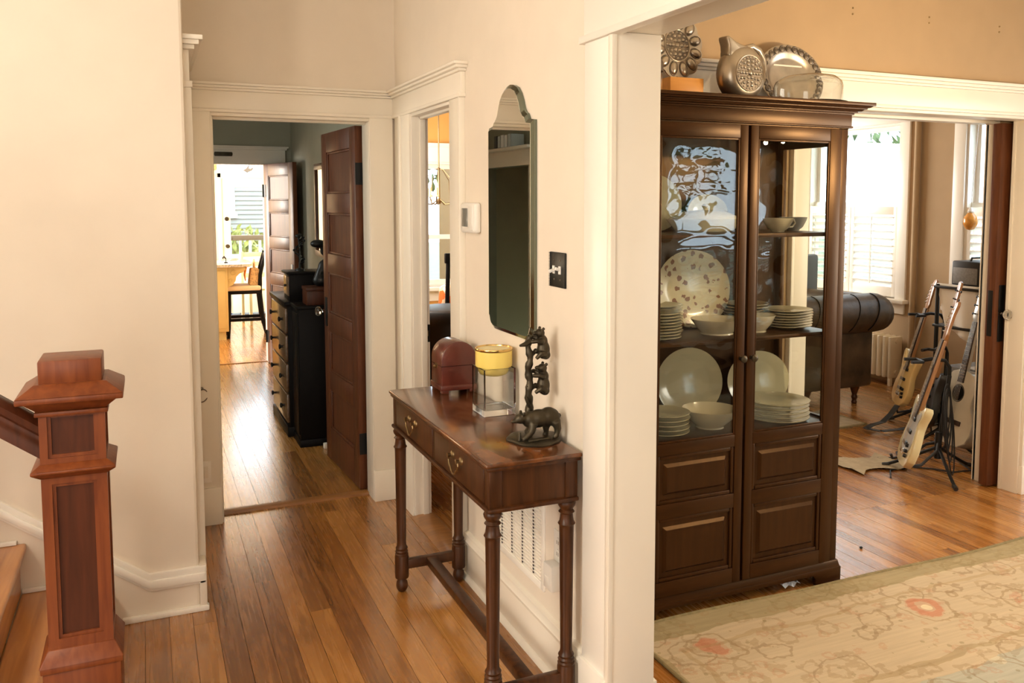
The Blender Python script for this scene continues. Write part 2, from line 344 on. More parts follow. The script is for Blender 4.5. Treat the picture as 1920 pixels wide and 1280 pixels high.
# ------------------------------------------------------------------ mesh builder
class MB:
    def __init__(s): s.bm = bmesh.new()
    def _add(s, vs, fs, mat=None):
        bv = [s.bm.verts.new(mat @ Vector(v) if mat else v) for v in vs]
        for f in fs:
            try: s.bm.faces.new([bv[i] for i in f])
            except ValueError: pass
        return s
    def box(s, x0, x1, y0, y1, z0, z1, mat=None):
        v = [(x0,y0,z0),(x1,y0,z0),(x1,y1,z0),(x0,y1,z0),(x0,y0,z1),(x1,y0,z1),(x1,y1,z1),(x0,y1,z1)]
        return s._add(v, [(0,3,2,1),(4,5,6,7),(0,1,5,4),(1,2,6,5),(2,3,7,6),(3,0,4,7)], mat)
    def frustum(s, x0, x1, y0, y1, z0, X0, X1, Y0, Y1, z1, mat=None):
        v = [(x0,y0,z0),(x1,y0,z0),(x1,y1,z0),(x0,y1,z0),(X0,Y0,z1),(X1,Y0,z1),(X1,Y1,z1),(X0,Y1,z1)]
        return s._add(v, [(0,3,2,1),(4,5,6,7),(0,1,5,4),(1,2,6,5),(2,3,7,6),(3,0,4,7)], mat)
    def prism(s, poly, plane, a, b, mat=None):
        """extrude the polygon (u,v) lying in 'xz','xy' or 'yz' from a to b along the third axis"""
        def P(u, v, w): return {'xz': (u, w, v), 'xy': (u, v, w), 'yz': (w, u, v)}[plane]
        n = len(poly)
        vs = [P(u, v, a) for u, v in poly] + [P(u, v, b) for u, v in poly]
        fs = [tuple(range(n)), tuple(range(2*n-1, n-1, -1))] + [(i, (i+1) % n, n+(i+1) % n, n+i) for i in range(n)]
        s._add(vs, fs, mat); return s
    def lathe(s, prof, n=24, mat=None, sx=1, sy=1, closed=False):
        """profile of (r, z) pairs turned about z"""
        vs = []; fs = []; rows = []
        for r, z in prof:
            if r < 1e-6: rows.append([len(vs)]); vs.append((0, 0, z)); continue
            rows.append(list(range(len(vs), len(vs)+n)))
            for i in range(n):
                a = 2*PI*i/n; vs.append((r*math.cos(a)*sx, r*math.sin(a)*sy, z))
        m = len(prof)
        for j in range(m-1 if not closed else m):
            A, B = rows[j], rows[(j+1) % m]
            for i in range(n):
                q = (i+1) % n
                if len(A) == 1 and len(B) == 1: continue
                if len(A) == 1: fs.append((A[0], B[q], B[i]))
                elif len(B) == 1: fs.append((A[i], A[q], B[0]))
                else: fs.append((A[i], A[q], B[q], B[i]))
        if not closed:
            if len(rows[0]) > 1: fs.append(tuple(reversed(rows[0])))
            if len(rows[-1]) > 1: fs.append(tuple(rows[-1]))
        s._add(vs, fs, mat); return s
    def tube(s, pts, r, n=10, mat=None, cap=True, sy=1):
        pts = [Vector(p) for p in pts]; k = len(pts)
        rs = r if isinstance(r, (list, tuple)) else [r]*k
        t0 = (pts[1]-pts[0]).normalized(); up = Vector((0,0,1)) if abs(t0.z) < .9 else Vector((1,0,0))
        nrm = t0.cross(up).normalized(); vs = []; fs = []
        for i, p in enumerate(pts):
            if i == 0: t = pts[1]-pts[0]
            elif i == k-1: t = pts[-1]-pts[-2]
            else: t = (pts[i+1]-pts[i]).normalized()+(pts[i]-pts[i-1]).normalized()
            t.normalize(); nrm = (nrm - t*nrm.dot(t)).normalized(); b = t.cross(nrm)
            for j in range(n):
                a = 2*PI*j/n; vs.append(p + (nrm*math.cos(a)+b*math.sin(a)*sy)*rs[i])
        for i in range(k-1):
            for j in range(n):
                q = (j+1) % n; fs.append((i*n+j, i*n+q, (i+1)*n+q, (i+1)*n+j))
        if cap: fs.append(tuple(range(n-1, -1, -1))); fs.append(tuple(range((k-1)*n, k*n)))
        s._add(vs, fs, mat); return s
    def ball(s, c, r, nu=16, nv=10, mat=None):
        r = r if isinstance(r, (list, tuple)) else (r, r, r)
        T = Matrix.Translation(Vector(c)); 
        if mat: T = T @ mat
        prof = [(max(math.sin(PI*j/nv), 0.0), -math.cos(PI*j/nv)) for j in range(nv+1)]
        prof[0] = (0.0, -1); prof[-1] = (0.0, 1)
        S = Matrix.Diagonal((r[0], r[1], r[2], 1))
        s.lathe(prof, nu, T @ S); return s
    def torus(s, R, r, n=28, m=8, mat=None, a0=0, a1=2*PI):
        pts = []
        full = abs(a1-a0-2*PI) < 1e-4
        k = n if full else n+1
        prof = [(R + r*math.cos(2*PI*j/m), r*math.sin(2*PI*j/m)) for j in range(m)]
        vs = []; fs = []
        for i in range(k):
            a = a0 + (a1-a0)*i/n
            for (rr, z) in prof: vs.append((rr*math.cos(a), rr*math.sin(a), z))
        for i in range(n):
            i2 = (i+1) % k
            for j in range(m):
                q = (j+1) % m; fs.append((i*m+j, i2*m+j, i2*m+q, i*m+q))
        if not full: fs.append(tuple(range(m))); fs.append(tuple(range((k-1)*m+m-1, (k-1)*m-1, -1)))
        s._add(vs, fs, mat); return s
    def mesh(s, name, smooth=40, bevel=0, seg=2):
        bm = s.bm
        bmesh.ops.recalc_face_normals(bm, faces=bm.faces)
        if bevel:
            ed = [e for e in bm.edges if len(e.link_faces) == 2 and e.calc_face_angle(0) > .6]
            try: bmesh.ops.bevel(bm, geom=ed, offset=bevel, segments=seg, affect='EDGES', profile=.5, clamp_overlap=True)
            except Exception: pass
        me = bpy.data.meshes.new(name); bm.to_mesh(me); bm.free()
        if smooth:
            me.shade_smooth(); me.set_sharp_from_angle(angle=math.radians(smooth))
        return me
    def build(s, name, mat, parent=None, smooth=40, bevel=0, seg=2):
        return link(name, s.mesh(name, smooth, bevel, seg), mat, parent)
def link(name, me, mat=None, parent=None):
    if mat is not None and not me.materials: me.materials.append(M[mat] if isinstance(mat, str) else mat)
    o = bpy.data.objects.new(name, me); COL.objects.link(o)
    if parent: o.parent = parent
    return o
def tag(o, label=None, cat=None, group=None, kind=None):
    if label: o['label'] = label
    if cat: o['category'] = cat
    if group: o['group'] = group
    if kind: o['kind'] = kind
    return o
def thing(name, label, cat, loc=(0, 0, 0), rot=0, group=None, kind=None):
    o = bpy.data.objects.new(name, None); COL.objects.link(o); o.empty_display_size = .1
    o.location = loc
    o.rotation_euler = rot if isinstance(rot, (tuple, list)) else (0, 0, rot)
    return tag(o, label, cat, group, kind)
def struct(name, mb, mat, parent=None, bevel=0, smooth=30):
    o = mb.build(name, mat, parent, smooth=smooth, bevel=bevel)
    if not parent: o['kind'] = 'structure'
    return o
def kids(o): return [c for c in bpy.data.objects if c.parent == o]
def copy_tree(o, parent=None, **kw):
    ch = kids(o)
    c = o.copy(); COL.objects.link(c); c.parent = parent
    for k in ch: copy_tree(k, c)
    for k, v in kw.items():
        if k in ('label', 'group'): c[k] = v
        else: setattr(c, k, v)
    return c
R3 = lambda x=0, y=0, z=0: Euler((x, y, z)).to_matrix().to_4x4()
TR = lambda x, y, z: Matrix.Translation((x, y, z))
_trim = [0]
def trim(mb, mat='trim', bevel=.0025):
    _trim[0] += 1
    return struct('trim_%d' % _trim[0], mb, mat, bevel=bevel)

# ------------------------------------------------------------------ the setting
W1 = 1.235          # hall face of the mirror wall
YB = 4.60           # hall face of the back wall
YS = 3.62           # face of the stair wall
YD = 3.24           # dining face of the dining room's back wall
CE = 2.95           # ceiling height
_unit = MB().box(0, 1, 0, 1, 0, 1).mesh('board', 0)
def floor_part(x0, x1, y0, y1, mat, w, lens, px0=None, px1=None, py0=None, py1=None):
    fl = struct('floor', MB().box(x0, x1, y0, y1, -.12, -.019), 'subfloor')
    px0 = x0 if px0 is None else px0; px1 = x1 if px1 is None else px1; py0 = y0 if py0 is None else py0; py1 = y1 if py1 is None else py1
    x = px0; k = 0
    while x < px1 - .004:
        y = py0 - random.uniform(0, lens[0])
        while y < py1 - .01:
            e = y + random.uniform(*lens)
            a, b = max(y, py0), min(e, py1)
            if b - a > .02:
                me = _unit if not k else _unit
                o = bpy.data.objects.new('plank', PL[mat]); COL.objects.link(o); o.parent = fl
                o.location = (x, a, -.019); o.scale = (min(w, px1-x)-.0014, b-a-.0012, .019 + random.uniform(-.0004, .0003))
                k += 1
            y = e
        x += w
    return fl
PL = {}
for k in ('floor_pine', 'floor_oak'):
    me = _unit.copy(); me.name = 'plank'; me.materials.append(M[k]); PL[k] = me
floor_part(-3.2, 1.30, -2.8, 4.70, 'floor_pine', .085, (1.5, 2.6), px0=-.56, py0=1.0)
floor_part(-1.0, 1.50, 4.76, 9.14, 'floor_pine', .085, (1.4, 2.8), px0=.0)
floor_part(-2.3, 2.0, 9.14, 13.3, 'floor_oak', .083, (1.2, 2.2), px0=.3, py1=12.6)
floor_part(1.30, 6.0, -1.6, 3.40, 'floor_oak', .062, (1.3, 2.4), px0=1.36, px1=4.6, py0=2.3)
floor_part(2.66, 6.2, 3.40, 8.3, 'floor_oak', .062, (2.0, 3.4), px0=2.9, py1=7.2)
floor_part(1.30, 2.66, 3.40, 8.3, 'floor_pine', .085, (1.5, 3.0), px1=2.2, py1=6.8)
trim(MB().prism([(4.69, -.015), (4.70, .012), (4.72, .016), (4.75, .016), (4.77, .003), (4.77, -.015)], 'yz', .31, 1.085), 'threshold', 0)
trim(MB().prism([(1.20, -.015), (1.20, .003), (1.24, .012), (1.31, .012), (1.33, .003), (1.33, -.015)], 'xz', 3.64, 4.27), 'threshold', 0)
trim(MB().prism([(9.10, -.015), (9.11, .006), (9.17, .006), (9.18, -.015)], 'yz', .3, 1.10), 'threshold', 0)

struct('ceiling', MB().box(-3.3, 6.3, -2.9, 7.7, CE, CE+.1).box(2.66, 6.3, 7.7, 8.4, CE, CE+.1).box(-3.3, 1.48, 7.7, 8.4, CE, CE+.1), 'ceiling')
struct('ceiling', MB().box(-2.4, 2.1, 8.4, 13.4, CE, CE+.1), 'ceiling')
# stair wall, returning as the left wall of the hall with a doorway in it
struct('wall_stair', MB().box(-3.2, .152, YS, YS+.12, 0, CE), 'wall_cream', smooth=0, bevel=.012)
struct('wall_left', MB().box(.03, .152, YS+.11, 3.86, 0, CE).box(.03, .152, 4.46, YB, 0, CE).box(.03, .152, 3.86, 4.46, 2.06, CE), 'wall_cream', smooth=0)
# hall back wall with the doorway to the back hall
struct('wall_back', MB().box(-3.2, .30, YB, YB+.13, 0, CE).box(1.100, 1.30, YB, YB+.13, 0, CE).box(.30, 1.100, YB, YB+.13, 2.055, CE), 'wall_cream', smooth=0)
# mirror wall: solid, doorway, solid, wide opening, solid
struct('wall_right', MB().box(W1, W1+.065, 4.27, YB, 0, CE).box(W1, W1+.065, 3.62, 4.27, 2.075, CE).box(W1, W1+.12, 2.20, 3.62, 0, CE)
       .box(W1, W1+.12, .1, 2.20, 2.115, CE).box(W1, W1+.12, -2.8, .1, 0, CE), 'wall_cream', smooth=0)
struct('wall_front', MB().box(-3.2, W1, -2.8, -2.68, 0, CE), 'wall_cream', smooth=0)
struct('wall_entry_side', MB().box(-3.3, -3.2, -2.8, YB+.13, 0, CE), 'wall_cream', smooth=0)
# back hall
struct('wall_back_hall', MB().box(-.9, .36, 9.08, 9.2, 0, CE).box(1.10, 1.40, 9.08, 9.2, 0, CE).box(.36, 1.10, 9.08, 9.2, 2.0, CE), 'wall_sage', smooth=0)
struct('wall_back_hall_right', MB().box(1.36, 1.42, YB+.13, 9.2, 0, CE), 'wall_sage', smooth=0)
struct('wall_breakfast_left', MB().box(1.42, 1.435, YB+.13, 7.6, 0, CE), 'wall_orange', smooth=0)
struct('wall_back_hall_left', MB().box(-1.02, -.9, YB+.13, 7.55, 0, CE).box(-1.02, -.9, 8.75, 9.2, 0, CE).box(-1.02, -.9, 7.55, 8.75, 1.97, CE), 'wall_sage', smooth=0)
struct('wall_side_room', MB().box(-2.3, -2.2, 7.3, 9.08, 0, CE).box(-2.3, -1.02, 7.3, 7.4, 0, CE), 'wall_dark', smooth=0)
# dining room
struct('wall_dining_back', MB().box(W1+.12, 2.84, YD, YD+.26, 0, CE).box(2.84, 4.40, YD, YD+.26, 2.09, CE).box(4.56, 6.0, YD, YD+.26, 0, CE)
       .box(4.40, 4.56, YD, YD+.10, 0, CE).box(4.40, 4.56, YD+.215, YD+.26, 0, CE), 'wall_tan', smooth=0)
struct('wall_dining_right', MB().box(5.9, 6.0, -1.6, YD, 0, CE), 'wall_tan', smooth=0)
struct('wall_dining_front', MB().box(W1+.12, 4.58, -1.62, -1.5, 0, CE).box(5.72, 6.0, -1.62, -1.5, 0, CE).box(4.58, 5.72, -1.62, -1.5, 0, .42).box(4.58, 5.72, -1.62, -1.5, 2.18, CE), 'wall_tan', smooth=0)
# living room
struct('wall_living_right', MB().box(6.1, 6.22, YD+.26, 4.02, 0, CE).box(6.1, 6.22, 5.06, 5.74, 0, CE).box(6.1, 6.22, 6.90, 8.3, 0, CE)
       .box(6.1, 6.22, 4.02, 5.06, 0, .76).box(6.1, 6.22, 5.74, 6.90, 0, .76).box(6.1, 6.22, 4.02, 5.06, 2.32, CE).box(6.1, 6.22, 5.74, 6.90, 2.32, CE), 'wall_tan', smooth=0)
struct('wall_living_back', MB().box(2.78, 6.22, 8.2, 8.3, 0, CE), 'wall_tan', smooth=0)
struct('wall_living_left', MB().box(2.66, 2.78, YD+.26, 8.3, 0, CE), 'wall_tan', smooth=0)
struct('wall_living_corner', MB().box(6.0, 6.22, YD+.14, YD+.26, 0, CE), 'wall_tan', smooth=0)
# breakfast room behind the doorway in the mirror wall
struct('wall_breakfast_back', MB().box(1.435, 1.86, 7.6, 7.7, 0, CE).box(1.86, 2.66, 7.6, 7.7, 0, .85).box(1.86, 2.66, 7.6, 7.7, 1.98, CE), 'wall_orange', smooth=0)
# kitchen
struct('wall_kitchen', MB().box(-2.2, .95, 13.2, 13.32, 0, CE).box(1.85, 2.0, 13.2, 13.32, 0, CE).box(.95, 1.85, 13.2, 13.32, 2.36, CE)
       .box(1.9, 2.0, 9.2, 13.2, 0, CE).box(-2.3, -2.2, 9.08, 13.3, 0, CE).box(-2.2, -.9, 9.08, 9.2, 0, CE).box(1.40, 1.9, 9.08, 9.2, 0, CE), 'wall_kitchen', smooth=0)

# --- skirting and casings -------------------------------------------------------
# stair skirt: sloping cap moulding that runs level to the corner, shoe at the foot
def band(pts, dz, dy):
    """a moulding that follows pts (x,z) on the stair wall: dz tall, standing dy proud"""
    mb = MB()
    poly = [(x, z) for x, z in pts] + [(x, z-dz) for x, z in reversed(pts)]
    mb.prism(poly, 'xz', YS-dy, YS+.005); return mb
sk = [(-1.9, 1.575), (-.03, .184), (.175, .184)]
b = band(sk, .030, .014); b2 = band([(x, z-.026) for x, z in sk], .034, .022)
b3 = band([(x, z-.054) for x, z in sk], .018, .012)
bb = struct('baseboard_stair', b, 'trim_bright', bevel=.003)
b2.build('cap_moulding', 'trim_bright', bb, bevel=.004); b3.build('lower_bead', 'trim_bright', bb, bevel=.003)
MB().prism([(-.13, 0), (.184, 0), (.184, .022), (-.13, .022)], 'xz', YS-.02, YS+.01).build('shoe_moulding', 'trim_bright', bb, bevel=.004)
MB().box(.150, .178, YS-.012, 3.72, 0, .19).build('corner_return', 'wall_cream', bb, bevel=.004)
# casing of the doorway in the left wall, seen edge on
trim(MB().box(.10, .182, 3.70, 3.862, 0, 2.07).box(.03, .158, 3.862, 3.874, 0, 2.06))
trim(MB().box(.10, .178, 4.45, 4.572, 0, 2.07))
trim(MB().box(.13, .186, 3.69, 4.572, 2.07, 2.095).box(.13, .176, 3.70, 4.572, 2.095, 2.215).box(.13, .196, 3.68, 4.572, 2.215, 2.232)
     .box(.13, .212, 3.665, 4.572, 2.232, 2.25).box(.13, .226, 3.655, 4.572, 2.25, 2.268))
# casing of the doorway in the back wall
trim(MB().box(.200, .305, YB-.025, YB+.02, .19, 2.07).box(.196, .308, YB-.034, YB+.02, 0, .19))
trim(MB().box(1.090, 1.214, YB-.025, YB+.02, .17, 2.07).box(1.088, 1.217, YB-.034, YB+.02, 0, .17))
trim(MB().box(.298, .315, YB-.015, YB+.145, 0, 2.045).box(1.086, 1.102, YB-.015, YB+.135, 0, 2.045).box(.30, 1.102, YB-.015, YB+.145, 2.045, 2.062)
     .box(.31, .322, YB+.05, YB+.085, 0, 2.04).box(.31, 1.09, YB+.05, YB+.085, 2.034, 2.046), bevel=.002)
def header(x0, x1, y, z0, h=.105):
    return (MB().box(x0, x1, y-.030, y, z0, z0+.016).box(x0, x1, y-.022, y, z0+.016, z0+h).box(x0, x1, y-.034, y, z0+h, z0+h+.012)
            .box(x0, x1, y-.050, y, z0+h+.012, z0+h+.024).box(x0, x1, y-.064, y, z0+h+.024, z0+h+.036))
trim(header(.19, W1+.005, YB, 2.062))
# casing of the doorway in the mirror wall
def hdr_w1(y0, y1, z0, h=.105, x=W1):
    return (MB().box(x-.030, x, y0, y1, z0, z0+.016).box(x-.022, x, y0+.006, y1, z0+.016, z0+h).box(x-.034, x, y0-.008, y1, z0+h, z0+h+.012)
            .box(x-.050, x, y0-.022, y1, z0+h+.012, z0+h+.024).box(x-.064, x, y0-.034, y1, z0+h+.024, z0+h+.036))
trim(hdr_w1(3.475, YB-.02, 2.062))
trim(MB().box(W1-.022, W1+.01, 3.49, 3.635, .0, 2.065).box(W1-.028, W1, 3.488, 3.505, 0, 2.065))
trim(MB().box(W1-.022, W1+.01, 4.262, 4.43, .0, 2.065).box(W1-.030, W1, 4.41, 4.44, 0, 2.065).box(W1-.012, W1, 4.44, YB-.03, 0, 2.065))
trim(MB().box(W1-.012, W1+.13, 3.618, 3.636, 0, 2.06).box(W1-.012, W1+.075, 4.256, 4.272, 0, 2.06).box(W1-.012, W1+.075, 3.63, 4.26, 2.048, 2.066)
     .box(W1+.03, W1+.06, 3.63, 3.644, 0, 2.05).box(W1+.03, W1+.06, 4.246, 4.258, 0, 2.05).box(W1+.03, W1+.06, 3.63, 4.26, 2.036, 2.05))
# baseboard under the mirror
bb = struct('baseboard_right', MB().box(W1-.016, W1, 2.36, 3.49, 0, .165), 'trim', bevel=.002)
MB().prism([(W1, .160), (W1-.024, .160), (W1-.026, .172), (W1-.018, .180), (W1-.016, .196), (W1, .204)], 'xz', 2.36, 3.49).build('cap_moulding', 'trim', bb, smooth=50)
MB().prism([(W1-.014, 0), (W1-.030, 0), (W1-.028, .012), (W1-.020, .022), (W1-.014, .024)], 'xz', 2.36, 3.49).build('shoe_moulding', 'trim', bb, smooth=50)
# wide opening between hall and dining room
trim(MB().box(W1-.024, W1+.01, 2.196, 2.352, .19, 2.105).box(W1-.034, W1+.01, 2.19, 2.358, 0, .20), 'trim_bright')
trim(MB().box(W1+.11, W1+.144, 2.196, 2.36, 0, 2.105).box(W1+.11, W1+.154, 2.19, 2.366, 0, .16), 'trim')
trim(MB().box(W1-.016, W1+.136, 2.180, 2.2, 0, 2.105).box(W1-.028, W1-.012, 2.176, 2.2, .0, 2.105), 'trim')
trim(MB().box(W1-.016, W1+.136, .1, 2.2, 2.105, 2.122), 'trim')
trim(MB().box(W1-.036, W1, .0, 2.37, 2.096, 2.118).box(W1-.024, W1, .0, 2.358, 2.118, 2.30).box(W1-.036, W1, .0, 2.372, 2.30, 2.315)
     .box(W1-.054, W1, .0, 2.385, 2.315, 2.332).box(W1-.070, W1, .0, 2.40, 2.332, 2.35), 'trim_bright')
# dining room: picture-rail-high header over the wide opening to the living room
trim(MB().box(1.40, 5.9, YD-.032, YD, 2.082, 2.098).box(1.40, 5.9, YD-.022, YD, 2.098, 2.20).box(1.40, 5.9, YD-.034, YD, 2.20, 2.212)
     .box(1.40, 5.9, YD-.050, YD, 2.212, 2.226).box(1.40, 5.9, YD-.066, YD, 2.226, 2.242))
trim(MB().box(2.84, 4.40, YD-.014, YD+.10, 2.068, 2.092).box(2.84, 4.40, YD+.20, YD+.274, 2.062, 2.09).box(2.84, 4.40, YD+.10, YD+.2, 2.082, 2.092))
# right jamb: casing, front half jamb, the slot of the pocket door, back half jamb
trim(MB().box(4.40, 4.52, YD-.022, YD, .16, 2.083).box(4.398, 4.43, YD-.030, YD, 0, 2.083).box(4.46, 4.475, YD-.028, YD, .16, 2.083).box(4.395, 4.525, YD-.036, YD, 0, .16))
trim(MB().box(4.384, 4.402, YD-.014, YD+.10, 0, 2.07).box(4.378, 4.40, YD+.082, YD+.102, 0, 2.07))
trim(MB().box(4.384, 4.402, YD+.215, YD+.274, 0, 2.07).box(4.384, 4.50, YD+.256, YD+.28, 0, 2.07))
bb = struct('baseboard_dining', MB().box(4.525, 5.9, YD-.016, YD, 0, .15).box(4.525, 5.9, YD-.024, YD, .15, .17), 'trim', bevel=.002)
# left casing of that opening, seen through the cabinet
trim(MB().box(2.752, 2.845, YD-.022, YD, 0, 2.083).box(2.744, 2.760, YD-.03, YD, 0, 2.083))
trim(MB().box(2.836, 2.856, YD-.014, YD+.274, 0, 2.07))
# back hall: casing and header of the kitchen doorway, header in the left wall with books on it
trim(MB().box(.26, .365, 9.055, 9.08, 0, 2.0).box(1.09, 1.21, 9.055, 9.08, 0, 2.0).box(.35, .365, 9.055, 9.2, 0, 2.0).box(1.09, 1.104, 9.055, 9.2, 0, 2.0).box(.36, 1.10, 9.055, 9.2, 1.985, 2.0))
trim(MB().box(-.5, 1.30, 9.05, 9.08, 2.0, 2.13).box(-.5, 1.315, 9.03, 9.08, 2.13, 2.15).box(-.5, 1.33, 9.015, 9.08, 2.15, 2.165))
trim(MB().box(-.9, -.875, 7.40, 7.56, 0, 1.97).box(-.9, -.875, 8.74, 8.88, 0, 1.97).box(-.9, -.87, 7.36, 8.92, 1.97, 2.12).box(-.9, -.76, 7.33, 8.95, 2.12, 2.145))
bb = struct('baseboard_back_hall', MB().box(1.345, 1.36, YB+.13, 9.05, 0, .16), 'trim', bevel=.002)

# --- windows ---------------------------------------------------------------------
def window(n, loc, rot, w, z0, z1, shutter_top=None, mid=None, casing=.11, panels=2, light='trim_bright'):
    """local frame: x along the wall (0..w), -y into the room, wall face at y=0"""
    r = thing('window_%d' % n, None, None, loc, rot); r['kind'] = 'structure'
    c = MB().box(-casing, .0, -.022, 0, z0-.0, z1).box(w, w+casing, -.022, 0, z0, z1)
    c.box(-casing-.02, w+casing+.02, -.026, 0, z1, z1+.13).box(-casing-.05, w+casing+.05, -.055, 0, z1+.13, z1+.165)
    c.build('casing', light, r, bevel=.002)
    MB().box(-casing-.03, w+casing+.03, -.075, .02, z0-.035, z0).build('sill', light, r, bevel=.006)
    MB().box(-casing+.01, w+casing-.01, -.018, 0, z0-.13, z0-.035).build('apron', light, r, bevel=.002)
    MB().box(0, .02, 0, .12, z0, z1).box(w-.02, w, 0, .12, z0, z1).box(.02, w-.02, 0, .12, z1-.02, z1).box(.02, w-.02, .02, .12, z0, z0+.02).build('jamb', light, r)
    mid = mid or (z0+z1)/2
    for (a, b_, yy) in ((z0+.02, mid+.02, .05), (mid-.02, z1-.02, .085)):
        s = MB().box(.02, .06, yy, yy+.03, a, b_).box(w-.06, w-.02, yy, yy+.03, a, b_).box(.06, w-.06, yy, yy+.03, a, a+.04).box(.06, w-.06, yy, yy+.03, b_-.04, b_)
        sash = s.build('sash', light, r)
        MB().box(.055, w-.055, yy+.012, yy+.016, a+.035, b_-.035).build('pane', 'pane', sash, smooth=0)
    if shutter_top:
        pw = (w-.03)/panels
        for p in range(panels):
            x0 = .015+p*pw+.003; x1 = x0+pw-.006; zt = shutter_top; zb = z0+.012
            sf = MB().box(x0, x0+.045, .0, .028, zb, zt).box(x1-.045, x1, .0, .028, zb, zt).box(x0+.045, x1-.045, .0, .028, zb, zb+.085).box(x0+.045, x1-.045, .0, .028, zt-.075, zt)
            sh = sf.build('shutter', light, r, bevel=.002)
            lo, hi = zb+.085, zt-.075; k = max(3, int(round((hi-lo)/.068))); st = (hi-lo)/k
            me = MB().box(0, x1-x0-.09, -.030, .030, -.004, .004, R3(x=-.62)).mesh('louver', 0)
            for i in range(k):
                o = link('louver', me, light, sh); o.location = (x0+.045, .014, lo+st*(i+.5))
            MB().box((x0+x1)/2-.006, (x0+x1)/2+.006, -.032, -.022, lo+.02, hi-.02).build('tilt_rod', light, sh)
    return r
# living room, right wall (faces -x): local x runs towards the camera
window(1, (6.1, 6.90, 0), -PI/2, 1.16, .76, 2.32, 1.58, 1.60)
window(2, (6.1, 5.06, 0), -PI/2, 1.04, .76, 2.32, 1.58, 1.60)
window(3, (5.72, -1.5, 0), PI, 1.14, .42, 2.18, 1.25, 1.30)
window(4, (1.86, 7.6, 0), 0, .80, .85, 1.98, None, 1.30, casing=.0)

# --- doors -----------------------------------------------------------------------
def panel_door(n, loc, rot, w, h, t, panels, mat, pmat, knob_side=1, knob=True, glass_knob=True, stile=.115, rails=None, hinges=True, flip=1):
    """leaf local: hinge edge at x=0, leaf runs to +x, thickness t in y (0..t)"""
    r = thing('door_%d' % n, None, None, loc, rot); r['kind'] = 'structure'
    for x0, x1 in ((0, stile), (w-stile, w)):
        MB().box(x0, x1, 0, t, 0, h).build('stile', mat, r, bevel=.002)
    z = 0; zs = []
    rb, rm, rt = .20, .115, .115
    ph = (h-rb-rt-rm*(panels-1))/panels
    zz = [(0, rb)]; z = rb
    for i in range(panels):
        zs.append((z, z+ph)); z += ph
        zz.append((z, z+(rm if i < panels-1 else rt))); z = zz[-1][1]
    for a, b_ in zz: MB().box(stile, w-stile, 0, t, a, b_).build('rail', mat, r, bevel=.002)
    for a, b_ in zs:
        p = MB().box(stile-.005, w-stile+.005, t*.32, t*.68, a-.005, b_+.005)
        po = p.build('panel', pmat, r, smooth=0)
        m_ = MB()
        for yy, s in ((0, 1), (t, -1)):
            y0, y1 = (t*.12, t*.34) if s > 0 else (t*.66, t*.88)
            m_.box(stile+.014, w-stile-.014, y0, y1, a, a+.014).box(stile+.014, w-stile-.014, y0, y1, b_-.014, b_).box(stile, stile+.014, y0, y1, a, b_).box(w-stile-.014, w-stile, y0, y1, a, b_)
        m_.build('panel_moulding', mat, po, bevel=.004)
    if knob:
        for s in (-1, 1):
            y = 0 if s < 0 else t
            MB().box(w-.085, w-.035, min(y, y+s*.004), max(y, y+s*.004), .84, 1.02).build('lock_plate', 'black', r, bevel=.001)
            k = MB().lathe([(0.0, 0), (.010, .0), (.009, .025), (.012, .03), (.026, .040), (.030, .052), (.024, .066), (.0, .070)], 12, TR(w-.06, y, .935) @ R3(x=PI/2 if s < 0 else -PI/2))
            k.build('knob', 'glass' if glass_knob else 'brass', r, smooth=25)
    if hinges:
        for z0 in (.20, h-.32):
            MB().box(-.006, .05, -.003, 0, z0, z0+.12).box(-.004, .0, 0, t, z0, z0+.12).lathe([(.008, z0-.004), (.008, z0+.124)], 10, TR(-.006, -.006, 0)).build('hinge', 'black', r)
    return r
# door open into the back hall (hinged on the right jamb) and the kitchen door beyond
panel_door(1, (1.094, 4.770, .012), math.atan2(.72, -.040), .755, 2.025, .042, 5, 'door_wood', 'door_panel')
panel_door(2, (1.085, 9.045, .012), math.atan2(-.72, .175), .735, 1.975, .04, 5, 'door_wood', 'door_panel')
# pocket door, its edge showing in the slot
r = panel_door(3, (4.325, YD+.128, .01), 0, .90, 2.05, .055, 1, 'door_wood', 'door_panel', knob=False, hinges=False)
MB().box(-.003, .0, .012, .043, .86, 1.12).box(.03, .075, -.004, 0, .83, 1.15).build('edge_pull', 'black', r, bevel=.002)
MB().lathe([(0.0, 0), (.010, .0), (.009, .03), (.014, .036), (.028, .046), (.030, .056), (.022, .068), (.0, .072)], 12, TR(.034, -.004, .99) @ R3(x=PI/2)).build('knob', 'glass', r, smooth=25)
# glazed kitchen door with a transom above
r = thing('door_4', None, None, (1.0, 13.2, 0)); r['kind'] = 'structure'
MB().box(0, .115, 0, .05, .01, 1.95).build('stile', 'trim_bright', r, bevel=.003)
MB().box(.685, .80, 0, .05, .01, 1.95).build('stile', 'trim_bright', r, bevel=.003)
MB().box(.115, .685, 0, .05, 1.82, 1.95).build('rail', 'trim_bright', r, bevel=.003)
MB().box(.115, .685, 0, .05, .01, .86).build('bottom_rail', 'trim_bright', r, bevel=.003)
MB().box(.11, .69, .022, .028, .85, 1.83).build('pane', 'pane', r, smooth=0)
MB().lathe([(0, 0), (.03, 0), (.03, .012), (.0, .016)], 16, TR(.065, 0, 1.37) @ R3(x=PI/2)).build('deadbolt', 'bronze', r)
MB().lathe([(0, 0), (.028, 0), (.012, .01), (.012, .04), (.03, .05), (.028, .07), (0, .076)], 16, TR(.065, 0, .98) @ R3(x=PI/2)).build('knob', 'bronze', r)
r = thing('window_5', None, None, (1.0, 13.2, 0)); r['kind'] = 'structure'
